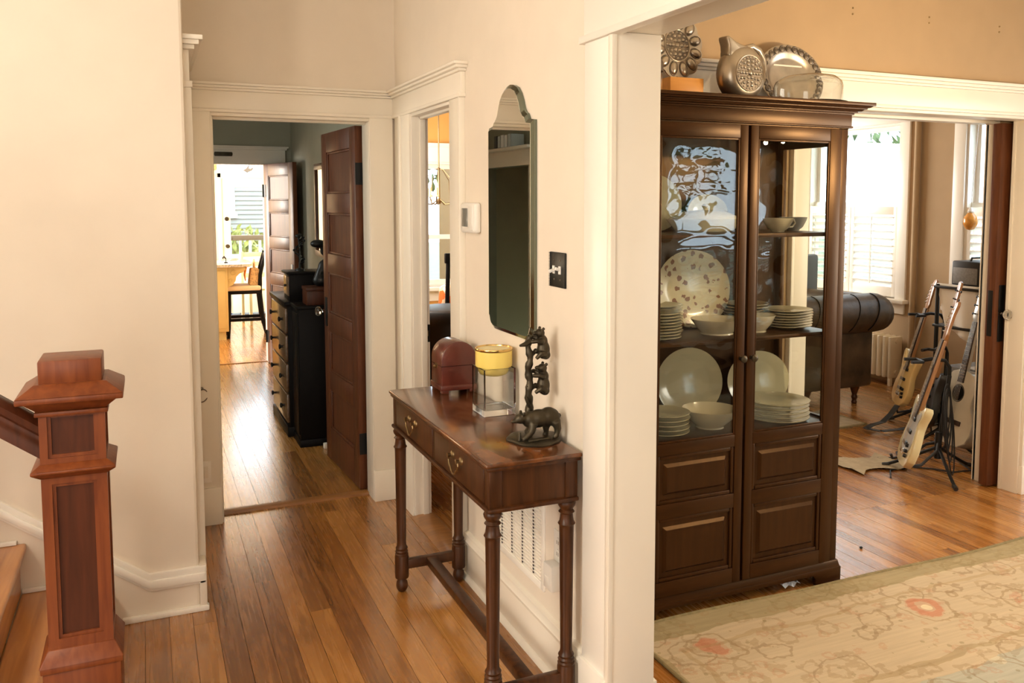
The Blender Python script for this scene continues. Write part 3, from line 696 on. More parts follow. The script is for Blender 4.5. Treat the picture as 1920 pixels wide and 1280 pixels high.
MB().box(-.05, .85, -.02, .06, 1.955, 2.02).box(-.05, .0, -.02, .06, 0, 2.36).box(.80, .85, -.02, .06, 0, 2.36).box(0, .8, -.02, .06, 2.31, 2.36).build('frame', 'trim_bright', r, bevel=.003)
MB().box(0, .80, .02, .026, 2.02, 2.31).build('pane', 'pane', r, smooth=0)
tag(MB().prism([(0, 0), (.05, .035), (.10, .10), (.085, .035), (.11, .03), (.16, .06), (.13, .0), (.06, -.03)], 'xz', 0, .003).build('bird_decal', 'amp_grey'), 'grey bird shape stuck on the pane above the kitchen door', 'decal').location = (1.30, 13.214, 2.06)

# ------------------------------------------------------------------ newel post, handrail and stairs
NX, NY = -.201, 2.752
def sq(mb, h, z0, z1): return mb.box(-h, h, -h, h, z0, z1)
nw = thing('newel_post', 'square reddish-brown wooden newel post with recessed panels at the foot of the stairs', 'newel post', (NX, NY, 0))
sq(MB(), .098, 0, .345).build('base_block', 'cherry', nw, bevel=.004)
MB().frustum(-.106, .106, -.106, .106, .345, -.083, .083, -.083, .083, .388).box(-.103, .103, -.103, .103, .328, .347).build('base_moulding', 'cherry', nw, bevel=.003)
h = .081
for nm, z0, z1, st, rt in (('lower_shaft', .385, .885, .026, .030), ('upper_shaft', .905, 1.07, .020, .022)):
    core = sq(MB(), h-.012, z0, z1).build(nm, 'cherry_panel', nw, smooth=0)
    for a in range(4):
        R_ = R3(z=a*PI/2); e = 0 if a % 2 == 0 else .0132; fr = MB()
        fr.box(-h+e, -h+st, -h, -h+.013, z0, z1, R_).box(h-st, h-e, -h, -h+.013, z0, z1, R_)
        fr.box(-h+st, h-st, -h, -h+.013, z0, z0+rt, R_).box(-h+st, h-st, -h, -h+.013, z1-rt, z1, R_)
        fr.build('panel_frame', 'cherry', core, smooth=0)
    mo = MB()
    for a in range(4):
        R_ = R3(z=a*PI/2); x0, x1, a0, a1 = -h+st, h-st, z0+rt, z1-rt; w_ = .009
        for q in ((x0, x0+w_, a0, a1), (x1-w_, x1, a0, a1), (x0+w_, x1-w_, a0, a0+w_), (x0+w_, x1-w_, a1-w_, a1)):
            mo.box(q[0], q[1], -h+.006, -h+.014, q[2], q[3], R_)
    mo.build('panel_moulding', 'cherry', core, smooth=0)
MB().frustum(-.082, .082, -.082, .082, .872, -.104, .104, -.104, .104, .889).box(-.104, .104, -.104, .104, .889, .897).frustum(-.104, .104, -.104, .104, .897, -.083, .083, -.083, .083, .912).build('neck_moulding', 'cherry', nw, bevel=.002)
MB().box(-.090, .090, -.090, .090, 1.045, 1.058).frustum(-.084, .084, -.084, .084, 1.058, -.116, .116, -.116, .116, 1.088).box(-.130, .130, -.130, .130, 1.088, 1.104).build('cap_moulding', 'cherry', nw, bevel=.003)
MB().frustum(-.130, .130, -.130, .130, 1.104, -.088, .088, -.088, .088, 1.134).build('cap', 'cherry', nw, bevel=.002)
MB().box(-.078, .078, -.078, .078, 1.125, 1.196).build('cap_block', 'cherry', nw, bevel=.005)

SL = .187/.25
st_ = thing('staircase', 'oak stair treads climbing to the left behind the newel post', 'stairs', (0, 0, 0))
for k in range(6):
    zt = .187*(k+1); xn = -.187-.25*k
    tr = MB().box(xn-.275, xn, 2.66 if k else 2.862, YS-.002, zt-.028, zt).build('tread', 'oak_tread', st_, bevel=.009, seg=3)
    MB().box(xn-.045, xn-.025, 2.70 if k else 2.862, YS-.002, zt-.187, zt-.027).build('riser', 'oak_tread' if k else 'oak_tread', st_, smooth=0)
    MB().box(xn-.30, min(xn-.03, -.304), 2.69, 2.71, 0, zt-.027).build('stringer', 'trim', st_, smooth=0)
    MB().prism([(xn-.27, zt), (xn-.03, zt), (xn-.03, zt+.016), (xn-.27, zt+.016)], 'xz', YS-.018, YS-.002).build('wall_shoe', 'trim_bright', st_, bevel=.003)
for k in range(1, 6):
    for j in range(2):
        if k == 1 and j == 1: continue
        x = -.187-.25*k-.03-.11*j; zt = .187*(k+1); 
        zr = .872 + (-.29-x)*SL
        tg = MB().box(x-.016, x+.016, 2.744, 2.776, zt, zr+.03).build('baluster', 'trim_bright', st_, bevel=.002)
prof = [(-.031, .0), (.031, .0), (.031, .030), (.022, .040), (.022, .058), (.036, .068), (.038, .088), (.022, .104), (-.022, .104), (-.038, .088), (-.036, .068), (-.022, .058), (-.022, .040), (-.031, .030)]
mb = MB(); x0, x1 = -.2845, -1.55; n_ = len(prof)
vs = [(x0, 2.752+y, .915+z*1.05) for y, z in prof] + [(x1, 2.752+y, .915+(x0-x1)*SL+z*1.05) for y, z in prof]
mb._add(vs, [tuple(range(n_)), tuple(range(2*n_-1, n_-1, -1))] + [(i, (i+1) % n_, n_+(i+1) % n_, n_+i) for i in range(n_)])
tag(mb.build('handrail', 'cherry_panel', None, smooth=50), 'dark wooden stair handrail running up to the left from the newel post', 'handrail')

# ------------------------------------------------------------------ console table under the mirror
TZ = .85
ct = thing('console_table', 'narrow mahogany console table with two drawers and turned legs under the mirror', 'table', (.895, 2.36, 0))
TW, TL = .322, 1.135     # depth (x), length (y)
MB().box(0, TW, 0, TL, TZ-.014, TZ).build('tabletop', 'mahog_x', ct, bevel=.006, seg=3)
MB().box(.006, TW-.002, .006, TL-.006, TZ-.026, TZ-.013).build('top_edge_moulding', 'mahog', ct, bevel=.004)
AB = .705
# apron: corner posts, end boards, back board, lower moulding
for x in (.016, TW-.052):
    for y in (.016, TL-.052):
        MB().box(x, x+.042, y, y+.042, AB, TZ-.025).build('corner_post', 'mahog', ct, bevel=.003)
MB().box(.06, TW-.052, .022, .038, AB, TZ-.025).build('end_board', 'mahog', ct)
MB().box(.06, TW-.052, TL-.038, TL-.022, AB, TZ-.025).build('end_board', 'mahog', ct)
MB().box(TW-.03, TW-.016, .05, TL-.05, AB, TZ-.025).build('back_board', 'mahog', ct)
MB().box(.008, TW-.008, .008, TL-.008, AB-.010, AB+.004).build('apron_moulding', 'mahog', ct, bevel=.005)
MB().box(.018, .036, TL/2-.012, TL/2+.012, AB, TZ-.025).build('drawer_divider', 'mahog', ct)
for k in range(2):
    y0, y1 = (.062, TL/2-.016) if k == 0 else (TL/2+.016, TL-.062)
    d = MB().box(.014, .032, y0, y1, AB+.008, TZ-.030).build('drawer', 'mahog', ct, bevel=.003)
    # swan-neck bail pull: two rosettes and the hanging bail
    ym = (y0+y1)/2; zc = TZ-.062
    for s in (-1, 1):
        MB().lathe([(0, 0), (.014, 0), (.013, .004), (.006, .008), (.006, .016), (.008, .02), (0, .022)], 14, TR(.014, ym+s*.043, zc) @ R3(y=-PI/2)).build('rosette', 'brass', d)
    pts = [(.000, ym+.043*c, zc+z) for c, z in ((1, 0), (1.12, -.014), (.95, -.03), (.62, -.036), (.38, -.048), (0, -.053), (-.38, -.048), (-.62, -.036), (-.95, -.03), (-1.12, -.014), (-1, 0))]
    MB().tube(pts, .0032, 8).build('bail_handle', 'brass', d)
def turned_leg(x, y):
    s = TR(x, y, 0)
    b = MB().lathe([(0, .0), (.012, .0), (.018, .006), (.024, .018), (.025, .030), (.022, .044), (.014, .052), (.014, .058)], 18, s)
    b.lathe([(.014, .056), (.028, .060), (.029, .066), (.029, .150), (.027, .156)], 18, s)
    b.lathe([(.027, .155), (.028, .162), (.024, .167), (.027, .174), (.023, .180), (.026, .188), (.020, .198), (.019, .21), (.023, .60), (.0235, .612), (.028, .618), (.023, .626), (.021, .640), (.020, .650), (.026, .656), (.019, .664), (.027, .676), (.029, .685), (.024, .694), (.018, .700), (.018, .712)], 18, s)
    b.build('leg', 'mahog', ct, smooth=45)
for x in (.036, TW-.036):
    for y in (.042, TL-.042): turned_leg(x, y)
for y in (.042, TL-.042): MB().box(.06, TW-.06, y-.014, y+.014, .095, .135).build('side_stretcher', 'mahog', ct, bevel=.004)
MB().box(TW/2-.022, TW/2+.022, .05, TL-.05, .098, .132).build('centre_stretcher', 'mahog', ct, bevel=.005)

# domed casket
db = thing('domed_box', 'small red-brown leather box with a rounded lid at the far end of the console table', 'box', (1.146, 3.395, TZ))
db.scale = (1.13, 1.13, 1.10)
def arch(w, h0, n=14, base=0): return [(-w, base), (w, base), (w, h0)] + [(w*math.cos(PI*i/n), h0+w*math.sin(PI*i/n)) for i in range(1, n)] + [(-w, h0)]
MB().prism(arch(.066, .125, 16, .016), 'xz', -.062, .062).build('body', 'box_leather', db, smooth=50, bevel=.003)
MB().box(-.070, .070, -.066, .066, .010, .030).build('base', 'box_leather', db, bevel=.003)
for sx in (-1, 1):
    for sy in (-1, 1): MB().box(sx*.052-.013, sx*.052+.013, sy*.050-.013, sy*.050+.013, 0, .011).build('foot', 'box_leather', db, bevel=.002)
MB().box(-.0675, -.0655, -.012, .012, .088, .108).lathe([(0, 0), (.006, .002), (.007, .008), (0, .012)], 10, TR(-.067, 0, .094) @ R3(y=-PI/2)).build('clasp', 'brass', db)
MB().box(-.0665, .0665, -.0628, .0628, .1005, .1022).build('lid_seam', 'ebony', db, smooth=0)

# square glass vase
vz = thing('glass_vase', 'square thick-walled clear glass vase standing on the console table', 'vase', (1.155, 2.962, TZ))
hw = .062; t = .006; H_ = .172; b = .022
bm = MB()
o = [(-hw, -hw), (hw, -hw), (hw, hw), (-hw, hw)]; iw = hw-t
i_ = [(-iw, -iw), (iw, -iw), (iw, iw), (-iw, iw)]
vs = [(x, y, 0.0005) for x, y in o] + [(x, y, H_) for x, y in o] + [(x, y, H_) for x, y in i_] + [(x, y, b) for x, y in i_]
fs = [(3, 2, 1, 0)] + [(k, (k+1) % 4, 4+(k+1) % 4, 4+k) for k in range(4)] + [(4+k, 4+(k+1) % 4, 8+(k+1) % 4, 8+k) for k in range(4)] + [(8+k, 8+(k+1) % 4, 12+(k+1) % 4, 12+k) for k in range(4)] + [(12, 13, 14, 15)]
bm._add(vs, fs); bm.build('vase_body', 'glass', vz, smooth=0, bevel=.0015, seg=2)
cd = thing('candle', 'round yellow candle with a gold rim resting in the top of the glass vase', 'candle', (1.155, 2.962, TZ+.140))
MB().lathe([(0, 0), (.034, 0), (.048, .006), (.0545, .018), (.056, .032), (.0665, .034), (.068, .040), (.068, .092), (.0, .092)], 36).build('wax', 'candle', cd, smooth=50)
MB().lathe([(.0685, .094), (.0700, .096), (.0700, .101), (.0685, .103), (.064, .102), (.063, .098), (.066, .095)], 36, closed=True).build('gold_rim', 'gold', cd)
MB().lathe([(0, .097), (.061, .097), (.061, .0985), (0, .0985)], 30).build('top_disc', 'wax_top', cd)

# bronze bear figurine, each animal one continuous skin
def blend(name, blobs, tubes, mat, parent, vox=.0028, smooth=4):
    """one continuous body: overlapping volumes fused by a voxel remesh"""
    b = MB()
    for c, r, *m in blobs: b.ball(c, r, 14, 9, m[0] if m else None)
    for pts, r in tubes: b.tube(pts, r, 10)
    me = b.mesh(name, 0); o = link(name, me, mat, parent)
    md = o.modifiers.new('r', 'REMESH'); md.mode = 'VOXEL'; md.voxel_size = vox; md.use_smooth_shade = True
    sm = o.modifiers.new('s', 'SMOOTH'); sm.iterations = smooth; sm.factor = .5
    return o
bf = thing('bear_figurine', 'bronze figurine of a walking bear with two cubs climbing a thin trunk', 'figurine', (1.138, 2.555, TZ))
pr = [(0, 0), (.088, 0), (.090, .005), (.084, .012), (.070, .016), (.03, .019), (0, .020)]
b = MB().lathe(pr, 26); 
for v in b.bm.verts:
    a = math.atan2(v.co.y, v.co.x); k = 1+.05*math.sin(3*a+.6)+.03*math.sin(7*a)
    v.co.x *= k; v.co.y *= k
b.build('base', 'bronze', bf, smooth=60)
# trunk: knotted, slightly swaying
pts = []; rs = []
for i in range(30):
    z = .012+i*.0112; pts.append((-.004+.003*math.sin(i*.9), .034+.003*math.cos(i*.7), z)); rs.append(.0140-.00012*i+.0026*math.sin(i*1.9))
MB().tube(pts, rs, 10).tube([(-.004, .028, .10), (-.016, .022, .125), (-.018, .022, .14)], [.006, .005, .002], 8).tube([(-.004, .028, .16), (-.015, .024, .175)], [.006, .002], 8).build('tree_trunk', 'bronze', bf, smooth=50)
# mother bear walking to the left (-x)
mb_ = blend('mother_bear', [((.028, -.03, .068), (.030, .023, .026)), ((-.002, -.03, .066), (.032, .022, .025)), ((-.030, -.03, .066), (.022, .018, .022)), ((.044, -.03, .064), (.018, .020, .024)),
                      ((-.056, -.032, .071), (.017, .014, .014)), ((-.071, -.033, .066), (.013, .007, .0068)), ((-.081, -.033, .065), (.0055, .0055, .005)),
                      ((-.051, -.045, .086), (.0055, .004, .0065)), ((-.051, -.021, .086), (.0055, .004, .0065)), ((.062, -.03, .068), (.006, .005, .007))],
      [([(-.022, -.043, .058), (-.030, -.046, .036), (-.050, -.048, .021), (-.058, -.048, .018)], [.0125, .010, .0075, .006]),
       ([(-.020, -.018, .058), (-.020, -.016, .036), (-.024, -.016, .016), (-.030, -.016, .014)], [.0125, .009, .0075, .006]),
       ([(.044, -.044, .058), (.050, -.046, .036), (.046, -.046, .018), (.036, -.046, .014)], [.015, .0105, .0078, .006]),
       ([(.040, -.016, .058), (.028, -.014, .036), (.030, -.014, .016), (.020, -.014, .014)], [.015, .0105, .0078, .006])], 'bronze', bf)
mb_.scale = (1.17, 1.2, 1.22)
def cub(name, x, y, z, s, lean):
    M4 = TR(x, y, z) @ R3(y=lean) @ Matrix.Scale(s, 4)
    P = lambda *a: tuple(M4 @ Vector(a))
    return blend(name, [(P(.020, -.004, .0), (.017*s, .016*s, .024*s)), (P(.018, -.004, .022), (.014*s, .014*s, .016*s)), (P(.012, -.006, .043), (.0125*s, .012*s, .0115*s)),
                        (P(-.002, -.008, .044), (.008*s, .006*s, .0055*s)), (P(.017, -.017, .054), (.0045*s,)*3), (P(.017, .005, .054), (.0045*s,)*3), (P(.026, -.004, -.014), (.012*s, .013*s, .012*s))],
                 [([P(.014, -.014, .022), P(.0, -.019, .026), P(-.016, -.012, .024)], [.0075*s, .006*s, .005*s]), ([P(.014, .008, .026), P(-.002, .014, .032), P(-.016, .006, .030)], [.0075*s, .006*s, .005*s]),
                  ([P(.022, -.016, -.012), P(.006, -.021, -.006), P(-.006, -.016, -.018)], [.009*s, .007*s, .005*s]), ([P(.022, .008, -.012), P(.006, .014, -.004), P(-.006, .010, -.014)], [.009*s, .007*s, .005*s])], 'bronze', bf)
cub('climbing_cub', .014, .024, .178, 1.32, .10)
c = cub('upper_cub', .014, .024, .292, 1.32, -.05)
MB().tube([(.0, .032, .322), (-.02, .026, .314), (-.042, .022, .311)], [.011, .009, .004], 8).build('branch_stub', 'bronze', bf)
MB().tube([(-.066, -.028, .014), (-.066, -.03, .026), (-.064, -.028, .038)], [.008, .006, .003], 8).tube([(-.05, -.062, .016), (-.01, -.066, .019), (.03, -.058, .018)], [.006, .007, .004], 8).build('fallen_branch', 'bronze', bf)

# ------------------------------------------------------------------ things on the mirror wall
mr = thing('mirror', 'tall narrow wall mirror with an arched top hanging over the console table', 'mirror', (W1, 2.963, 0))
half = [(0.0, 2.050), (.030, 2.046), (.062, 2.034), (.088, 2.012), (.106, 1.985), (.120, 1.955), (.136, 1.940), (.150, 1.934), (.158, 1.926), (.166, 1.914), (.214, 1.908), (.214, 1.182), (.205, 1.176), (.198, 1.160), (.188, 1.148), (.170, 1.140), (.160, 1.137)]
out = half + [(-y, z) for y, z in reversed(half[1:])]
cz = 1.60
def inset(p, d):
    n = len(p); r = []
    for i in range(n):
        a, b_, c_ = Vector(p[i-1]), Vector(p[i]), Vector(p[(i+1) % n])
        e1 = (b_-a).normalized(); e2 = (c_-b_).normalized()
        nn = Vector((e1.y, -e1.x))+Vector((e2.y, -e2.x)); nn = nn.normalized()
        k = d/max(.55, nn.dot(Vector((e1.y, -e1.x))))
        r.append((b_.x+nn.x*k, b_.y+nn.y*k))
    return r
inn = inset(out, .014)
if abs(inn[10][0]) > abs(out[10][0]) or inn[0][1] > out[0][1]: inn = inset(out, -.014)
MB().prism(inn, 'yz', -.021, -.0195).build('mirror_glass', 'mirror', mr, smooth=0)
n_ = len(out); mb = MB()
vs = [(-.0195, y, z) for y, z in inn] + [(-.012, y, z) for y, z in out] + [(-.001, y, z) for y, z in out]
mb._add(vs, [(i, (i+1) % n_, n_+(i+1) % n_, n_+i) for i in range(n_)] + [(n_+i, n_+(i+1) % n_, 2*n_+(i+1) % n_, 2*n_+i) for i in range(n_)] + [tuple(range(2*n_, 3*n_))])
mb.build('bevelled_border', 'mirror_edge', mr, smooth=20)

tm = thing('thermostat', 'white wall thermostat with a small grey display beside the doorway', 'thermostat', (W1, 3.385, 1.56))
MB().box(-.030, 0, -.088, .088, -.062, .062).build('body', 'white_plastic', tm, bevel=.012, seg=3)
MB().box(-.0335, -.029, -.006, .060, -.036, .040).build('display', 'screen', tm, bevel=.002)
MB().box(-.0325, -.029, -.070, -.020, -.05, .05).build('cover', 'white_plastic', tm, bevel=.003)

sw = thing('switch_plate', 'black ribbed double light switch plate with white toggles beside the wide opening', 'light switch', (W1, 2.576, 1.404))
MB().box(-.006, 0, -.060, .060, -.058, .058).build('plate', 'black', sw, bevel=.003)
rb = MB()
for i in range(22): rb.box(-.0085, -.004, -.060, -.052, -.056+i*.0052, -.0535+i*.0052).box(-.0085, -.004, .052, .060, -.056+i*.0052, -.0535+i*.0052)
rb.build('ribbed_border', 'black', sw, smooth=0)['kind'] = 'stuff'
for s, tz in ((-1, .3), (1, -.3)):
    t_ = MB().box(-.010, -.004, -.006, .006, -.013, .013).build('toggle_collar', 'white_plastic', sw); t_.location = (0, s*.023, 0)
    t_ = MB().box(-.022, .0, -.004, .004, -.005, .005, R3(y=tz)).build('toggle', 'white_plastic', sw, bevel=.0015); t_.location = (-.004, s*.023, 0)
    for z in (-.032, .032): MB().lathe([(0, 0), (.0035, 0), (.003, .0015), (0, .002)], 8, TR(-.006, s*.023, z) @ R3(y=-PI/2)).build('screw', 'pewter_dark', sw)

pass
vt = thing('air_vent', 'white wall return-air grille with rows of small slots behind the console table', 'vent', (W1, 2.965, .43))
MB().box(-.008, 0, -.29, -.265, -.165, .165).box(-.008, 0, .265, .29, -.165, .165).box(-.008, 0, -.265, .265, -.165, -.14).box(-.008, 0, -.265, .265, .14, .165).build('frame', 'trim_bright', vt, bevel=.002)
MB().box(-.004, 0, -.266, .266, -.141, .141).build('backing', 'trim', vt, smooth=0)
me = MB().box(-.007, -.003, -.262, .262, -.0045, .0045, R3(y=-.5)).mesh('slat', 0)
for i in range(22):
    o = link('slat', me, 'trim_bright', vt); o.location = (0, 0, -.133+i*.0126)
for y in (-.20, -.10, 0, .10, .20):
    for i in range(22): pass
hl = MB()
for y in (-.20, -.10, 0, .10, .20):
    for i in range(21): hl.box(-.0082, -.0075, y-.005, y+.005, -.1300+i*.0126, -.1235+i*.0126)
tag(hl.build('slot_holes', 'iron', vt, smooth=0), kind='stuff')

ol = thing('power_outlet', 'white wall outlet low on the wall behind the near console leg', 'outlet', (W1, 2.565, .465))
MB().box(-.005, 0, -.035, .035, -.058, .058).build('plate', 'white_plastic', ol, bevel=.003)
for z in (-.02, .02):
    s_ = MB().lathe([(0, 0), (.017, 0), (.016, .002), (0, .002)], 16, TR(-.005, 0, z) @ R3(y=-PI/2)).build('socket', 'white_plastic', ol)
    MB().box(-.0076, -.0068, -.007, -.0045, z-.006, z+.006).box(-.0076, -.0068, .0045, .007, z-.006, z+.006).build('slots', 'screen', s_, smooth=0)
pg = thing('plug_in_device', 'small white box-shaped plug-in device below the outlet', 'plug-in device', (W1-.0065, 2.560, .365))
MB().box(-.042, 0, -.034, .034, -.034, .055).build('body', 'white_plastic', pg, bevel=.006)
MB().box(-.044, -.041, -.018, .018, -.012, .012).build('lens', 'white_plastic', pg, bevel=.001)

o2 = thing('low_outlet', 'cream outlet plate low on the casing left of the back-hall doorway', 'outlet', (.236, YB-.025, .275))
MB().box(-.026, .026, -.005, 0, -.055, .055).build('plate', 'trim_bright', o2, bevel=.002)
MB().box(-.010, .010, -.008, -.004, -.03, .03).build('socket', 'trim', o2, bevel=.002)
rg = thing('ring_pull', 'small metal ring hanging on the white casing left of the back-hall doorway', 'ring pull', (.228, YB-.026, .70))
MB().lathe([(0, 0), (.009, 0), (.009, .004), (.004, .006), (.004, .014), (0, .015)], 12, R3(x=PI/2)).build('eye', 'pewter_dark', rg)
MB().torus(.032, .0028, 24, 8, TR(.0, -.010, -.034) @ R3(y=.0, x=PI/2, z=.5)).build('ring', 'pewter_dark', rg)
sk_ = thing('strike_plate', 'black metal strike plate on the far jamb of the doorway beside the mirror wall', 'strike plate', (W1+.062, 4.256, .955))
MB().box(-.022, .013, -.003, 0, -.045, .045).build('plate', 'black', sk_, bevel=.001)
MB().box(-.010, .003, -.005, -.0025, -.014, .014).build('latch_hole', 'brass', sk_)
for i, (x, z) in enumerate(((3.10, 2.545), (3.60, 2.545), (4.105, 2.54))):
    hk = thing('picture_hook', ['left-hand small brass picture hook on the tan wall above the cabinet', 'middle small brass picture hook on the tan wall above the wide opening', 'right-hand small brass picture hook on the tan wall above the wide opening'][i], 'hook', (x, YD, z), group='picture hooks on the dining room wall')
    for dz in (0, -.028): MB().lathe([(0, 0), (.004, .0), (.0045, .003), (.002, .006), (0, .007)], 10, TR(0, 0, dz) @ R3(x=PI/2)).build('nail', 'brass', hk)

# ------------------------------------------------------------------ china cabinet
CX, CY, CD = 2.148, 2.79, .425
cb = thing('china_cabinet', 'tall dark-stained china cabinet with two glazed doors against the dining room wall', 'cabinet', (CX, CY, 0))
HW = .517
ZT = 2.03
# case: posts, sides, back, decks
for s in (-1, 1):
    x0, x1 = (s*HW, s*(HW-.050)) if s > 0 else (-HW, -HW+.05)
    x0, x1 = min(x0, x1), max(x0, x1)
    MB().box(x0, x1, .0, .045, .095, 1.93).build('front_stile', 'cab', cb, bevel=.002)
    MB().box(x0 if s < 0 else x1-.022, x0+.022 if s < 0 else x1, CD-.05, CD, .095, 1.93).build('rear_stile', 'cab', cb, bevel=.002)
    xs = HW-.020
    a, b_ = (xs, HW-.002) if s > 0 else (-HW+.002, -xs)
    MB().box(a, b_, .045, CD-.05, .095, .70).build('side_panel', 'cab', cb)
    MB().box(a, b_, .045, CD-.05, 1.86, 1.93).build('side_rail', 'cab_x', cb)
    MB().box(s*(HW-.011)-.002, s*(HW-.011)+.002, .040, CD-.045, .695, 1.865).build('side_pane', 'cab_pane_flat', cb, smooth=0)
MB().box(-HW+.02, HW-.02, CD-.014, CD, .095, 1.93).build('back_panel', 'cab', cb, smooth=0)
MB().box(-HW+.02, HW-.02, .03, CD-.014, .672, .692).build('deck', 'cab_x', cb, bevel=.001)
MB().box(-HW+.02, HW-.02, .03, CD-.014, .10, .12).build('bottom', 'cab_x', cb)
MB().box(-HW+.0, HW-.0, .0, CD, 1.925, 1.945).build('ceiling_board', 'cab_x', cb)
for z in (1.082, 1.500):
    sh = MB().box(-HW+.024, HW-.024, .034, CD-.016, z-.016, z).build('shelf', 'cab_x', cb, bevel=.002)
# frieze and stepped cornice
def ring(mb, o, z0, z1, o2=None):
    o2 = o if o2 is None else o2
    return mb.frustum(-HW-o, HW+o, -o, CD, z0, -HW-o2, HW+o2, -o2, CD, z1)
ring(MB(), .010, 1.933, 1.986).build('frieze', 'cab_x', cb, bevel=.003)
f_ = MB(); ring(f_, .014, 1.930, 1.938); f_.build('frieze_bead', 'cab_x', cb, bevel=.003)
c_ = MB(); ring(c_, .016, 1.984, 1.991); ring(c_, .026, 1.991, 1.997); ring(c_, .036, 1.997, 2.004, .044); ring(c_, .052, 2.004, 2.010); ring(c_, .060, 2.010, 2.016, .068); ring(c_, .075, 2.017, 2.030)
c_.build('cornice', 'cab_x', cb, bevel=.0015)
# plinth with bracket feet
ring(MB(), .014, .062, .094, .006).build('plinth_cap', 'cab_x', cb, bevel=.004)
MB().prism([(-HW-.016, 0), (-HW+.12, 0), (-HW+.122, .030), (-HW+.135, .044), (HW-.135, .044), (HW-.122, .030), (HW-.12, 0), (HW+.016, 0), (HW+.016, .066), (-HW-.016, .066)], 'xz', -.016, .006).build('plinth_front', 'cab_x', cb, bevel=.003)
for s in (-1, 1): MB().prism([(.0062, 0), (.10, 0), (.115, .040), (CD-.10, .040), (CD-.08, 0), (CD, 0), (CD, .066), (.0062, .066)], 'yz', min(s*(HW+.016), s*(HW-.006)), max(s*(HW+.016), s*(HW-.006))).build('plinth_side', 'cab', cb)
# doors
DZ0, DZ1 = .100, 1.924
for s in (-1, 1):
    d = bpy.data.objects.new('cabinet_door', None); COL.objects.link(d); d.parent = cb
    X = lambda a, b_: (s*a, s*b_) if s > 0 else (s*b_, s*a)
    F = -.022
    def bx(name, a, b_, z0, z1, mat, y0=F, y1=-.001, bevel=.0025): x0, x1 = X(a, b_); return MB().box(x0, x1, y0, y1, z0, z1).build(name, mat, d, bevel=bevel)
    bx('door_stile', .006, .044, DZ0, DZ1, 'cab'); bx('door_stile', .404, .464, DZ0, DZ1, 'cab')
    bx('door_rail', .044, .404, 1.872, DZ1, 'cab_x'); bx('door_rail', .044, .404, .658, .706, 'cab_x'); bx('door_rail', .044, .404, .410, .468, 'cab_x'); bx('door_rail', .044, .404, DZ0, .160, 'cab_x')
    x0, x1 = X(.040, .408)
    MB().box(x0, x1, -.012, -.009, .700, 1.878).build('door_pane', 'cab_pane', d, smooth=0)
    for z0, z1 in ((.468, .658), (.160, .410)):
        p = MB().box(x0, x1, -.010, -.004, z0-.004, z1+.004).build('door_panel', 'cab', d, smooth=0)
        xa, xb = X(.044, .404); w_ = .016
        mo = MB().box(xa+w_, xb-w_, -.019, -.009, z0, z0+w_).box(xa+w_, xb-w_, -.019, -.009, z1-w_, z1).box(xa, xa+w_, -.019, -.009, z0, z1).box(xb-w_, xb, -.019, -.009, z0, z1)
        mo.build('panel_moulding', 'cab', p, bevel=.006)
        i0 = .034
        MB().frustum(xa+i0, xb-i0, z0+i0, z1-i0, 0, xa+i0+.012, xb-i0-.012, z0+i0+.012, z1-i0-.012, .012, TR(0, -.0095, 0) @ R3(x=PI/2)).build('raised_field', 'cab', p, smooth=0, bevel=.001)
    bd = MB()
    xa, xb = X(.044, .404)
    bd.box(xa+.008, xb-.008, -.020, -.012, .706, .714).box(xa+.008, xb-.008, -.020, -.012, 1.864, 1.872).box(xa, xa+.008, -.020, -.012, .706, 1.872).box(xb-.008, xb, -.020, -.012, .706, 1.872)
    bd.build('glazing_bead', 'cab', d, bevel=.002)
    MB().lathe([(0, 0), (.008, 0), (.006, .010), (.007, .014), (.014, .020), (.015, .027), (.010, .033), (0, .035)], 16, TR(s*.026, F, 1.012) @ R3(x=PI/2)).build('door_knob', 'bronze', d)
    for z in (.25, 1.05, 1.80): MB().lathe([(.005, z-.03), (.005, z+.03)], 10, TR(s*.466, -.008, 0)).build('hinge', 'pewter_dark', d)

# ------------------------------------------------------------------ crockery
def plate_prof(r, h=.018, rim=.72):
    return [(0, .004), (r*.55, .004), (r*rim, .006), (r*.98, h), (r, h+.001), (r*.985, h-.003), (r*rim, .001), (r*.6, .0), (r*.5, -.0)][:9] + [(0, .0)]
def mk(prof, mat, n=36, name='plate', sx=1, sy=1): 
    me = MB().lathe(prof, n, None, sx, sy).mesh(name, 50); me.materials.append(M[mat]); return me
def put(name, me, loc, label, cat, group=None, rot=(0, 0, 0)):
    o = bpy.data.objects.new(name, me); COL.objects.link(o); o.location = loc; o.rotation_euler = rot
    return tag(o, label, cat, group)
def stack(x, y, z, r, k, mat, where, rim='ivory', step=.0115, jit=.0025):
    me = mk([(0, .003), (r*.62, .003), (r*.72, .006), (r, .016), (r, .0185), (r*.70, .010), (r*.6, .0068), (0, .0068)], mat)
    for i in range(k):
        lab = 'ivory plate, %s of the %s' % (ORD[k-1-i], where)
        put('plate', me, (x+random.uniform(-jit, jit), y+random.uniform(-jit, jit), z-.003+i*step), lab, 'plate', 'plates in the '+where)
ORD = ['topmost', 'second from the top', 'third from the top', 'fourth from the top', 'fifth from the top', 'sixth from the top', 'seventh from the top', 'eighth from the top', 'ninth from the top', 'bottom one']
S0, S1, S2 = .692, 1.082, 1.500
stack(1.892, 2.955, S0, .105, 5, 'ceramic', 'left stack on the cabinet deck', step=.0185)
stack(2.470, 2.965, S0, .140, 5, 'ceramic', 'right stack on the cabinet deck', step=.0175)
stack(1.845, 2.945, S1, .098, 9, 'ceramic', 'front left stack on the middle shelf', step=.0118)
stack(1.935, 3.075, S1, .100, 10, 'ceramic', 'rear left stack on the middle shelf', step=.0118)
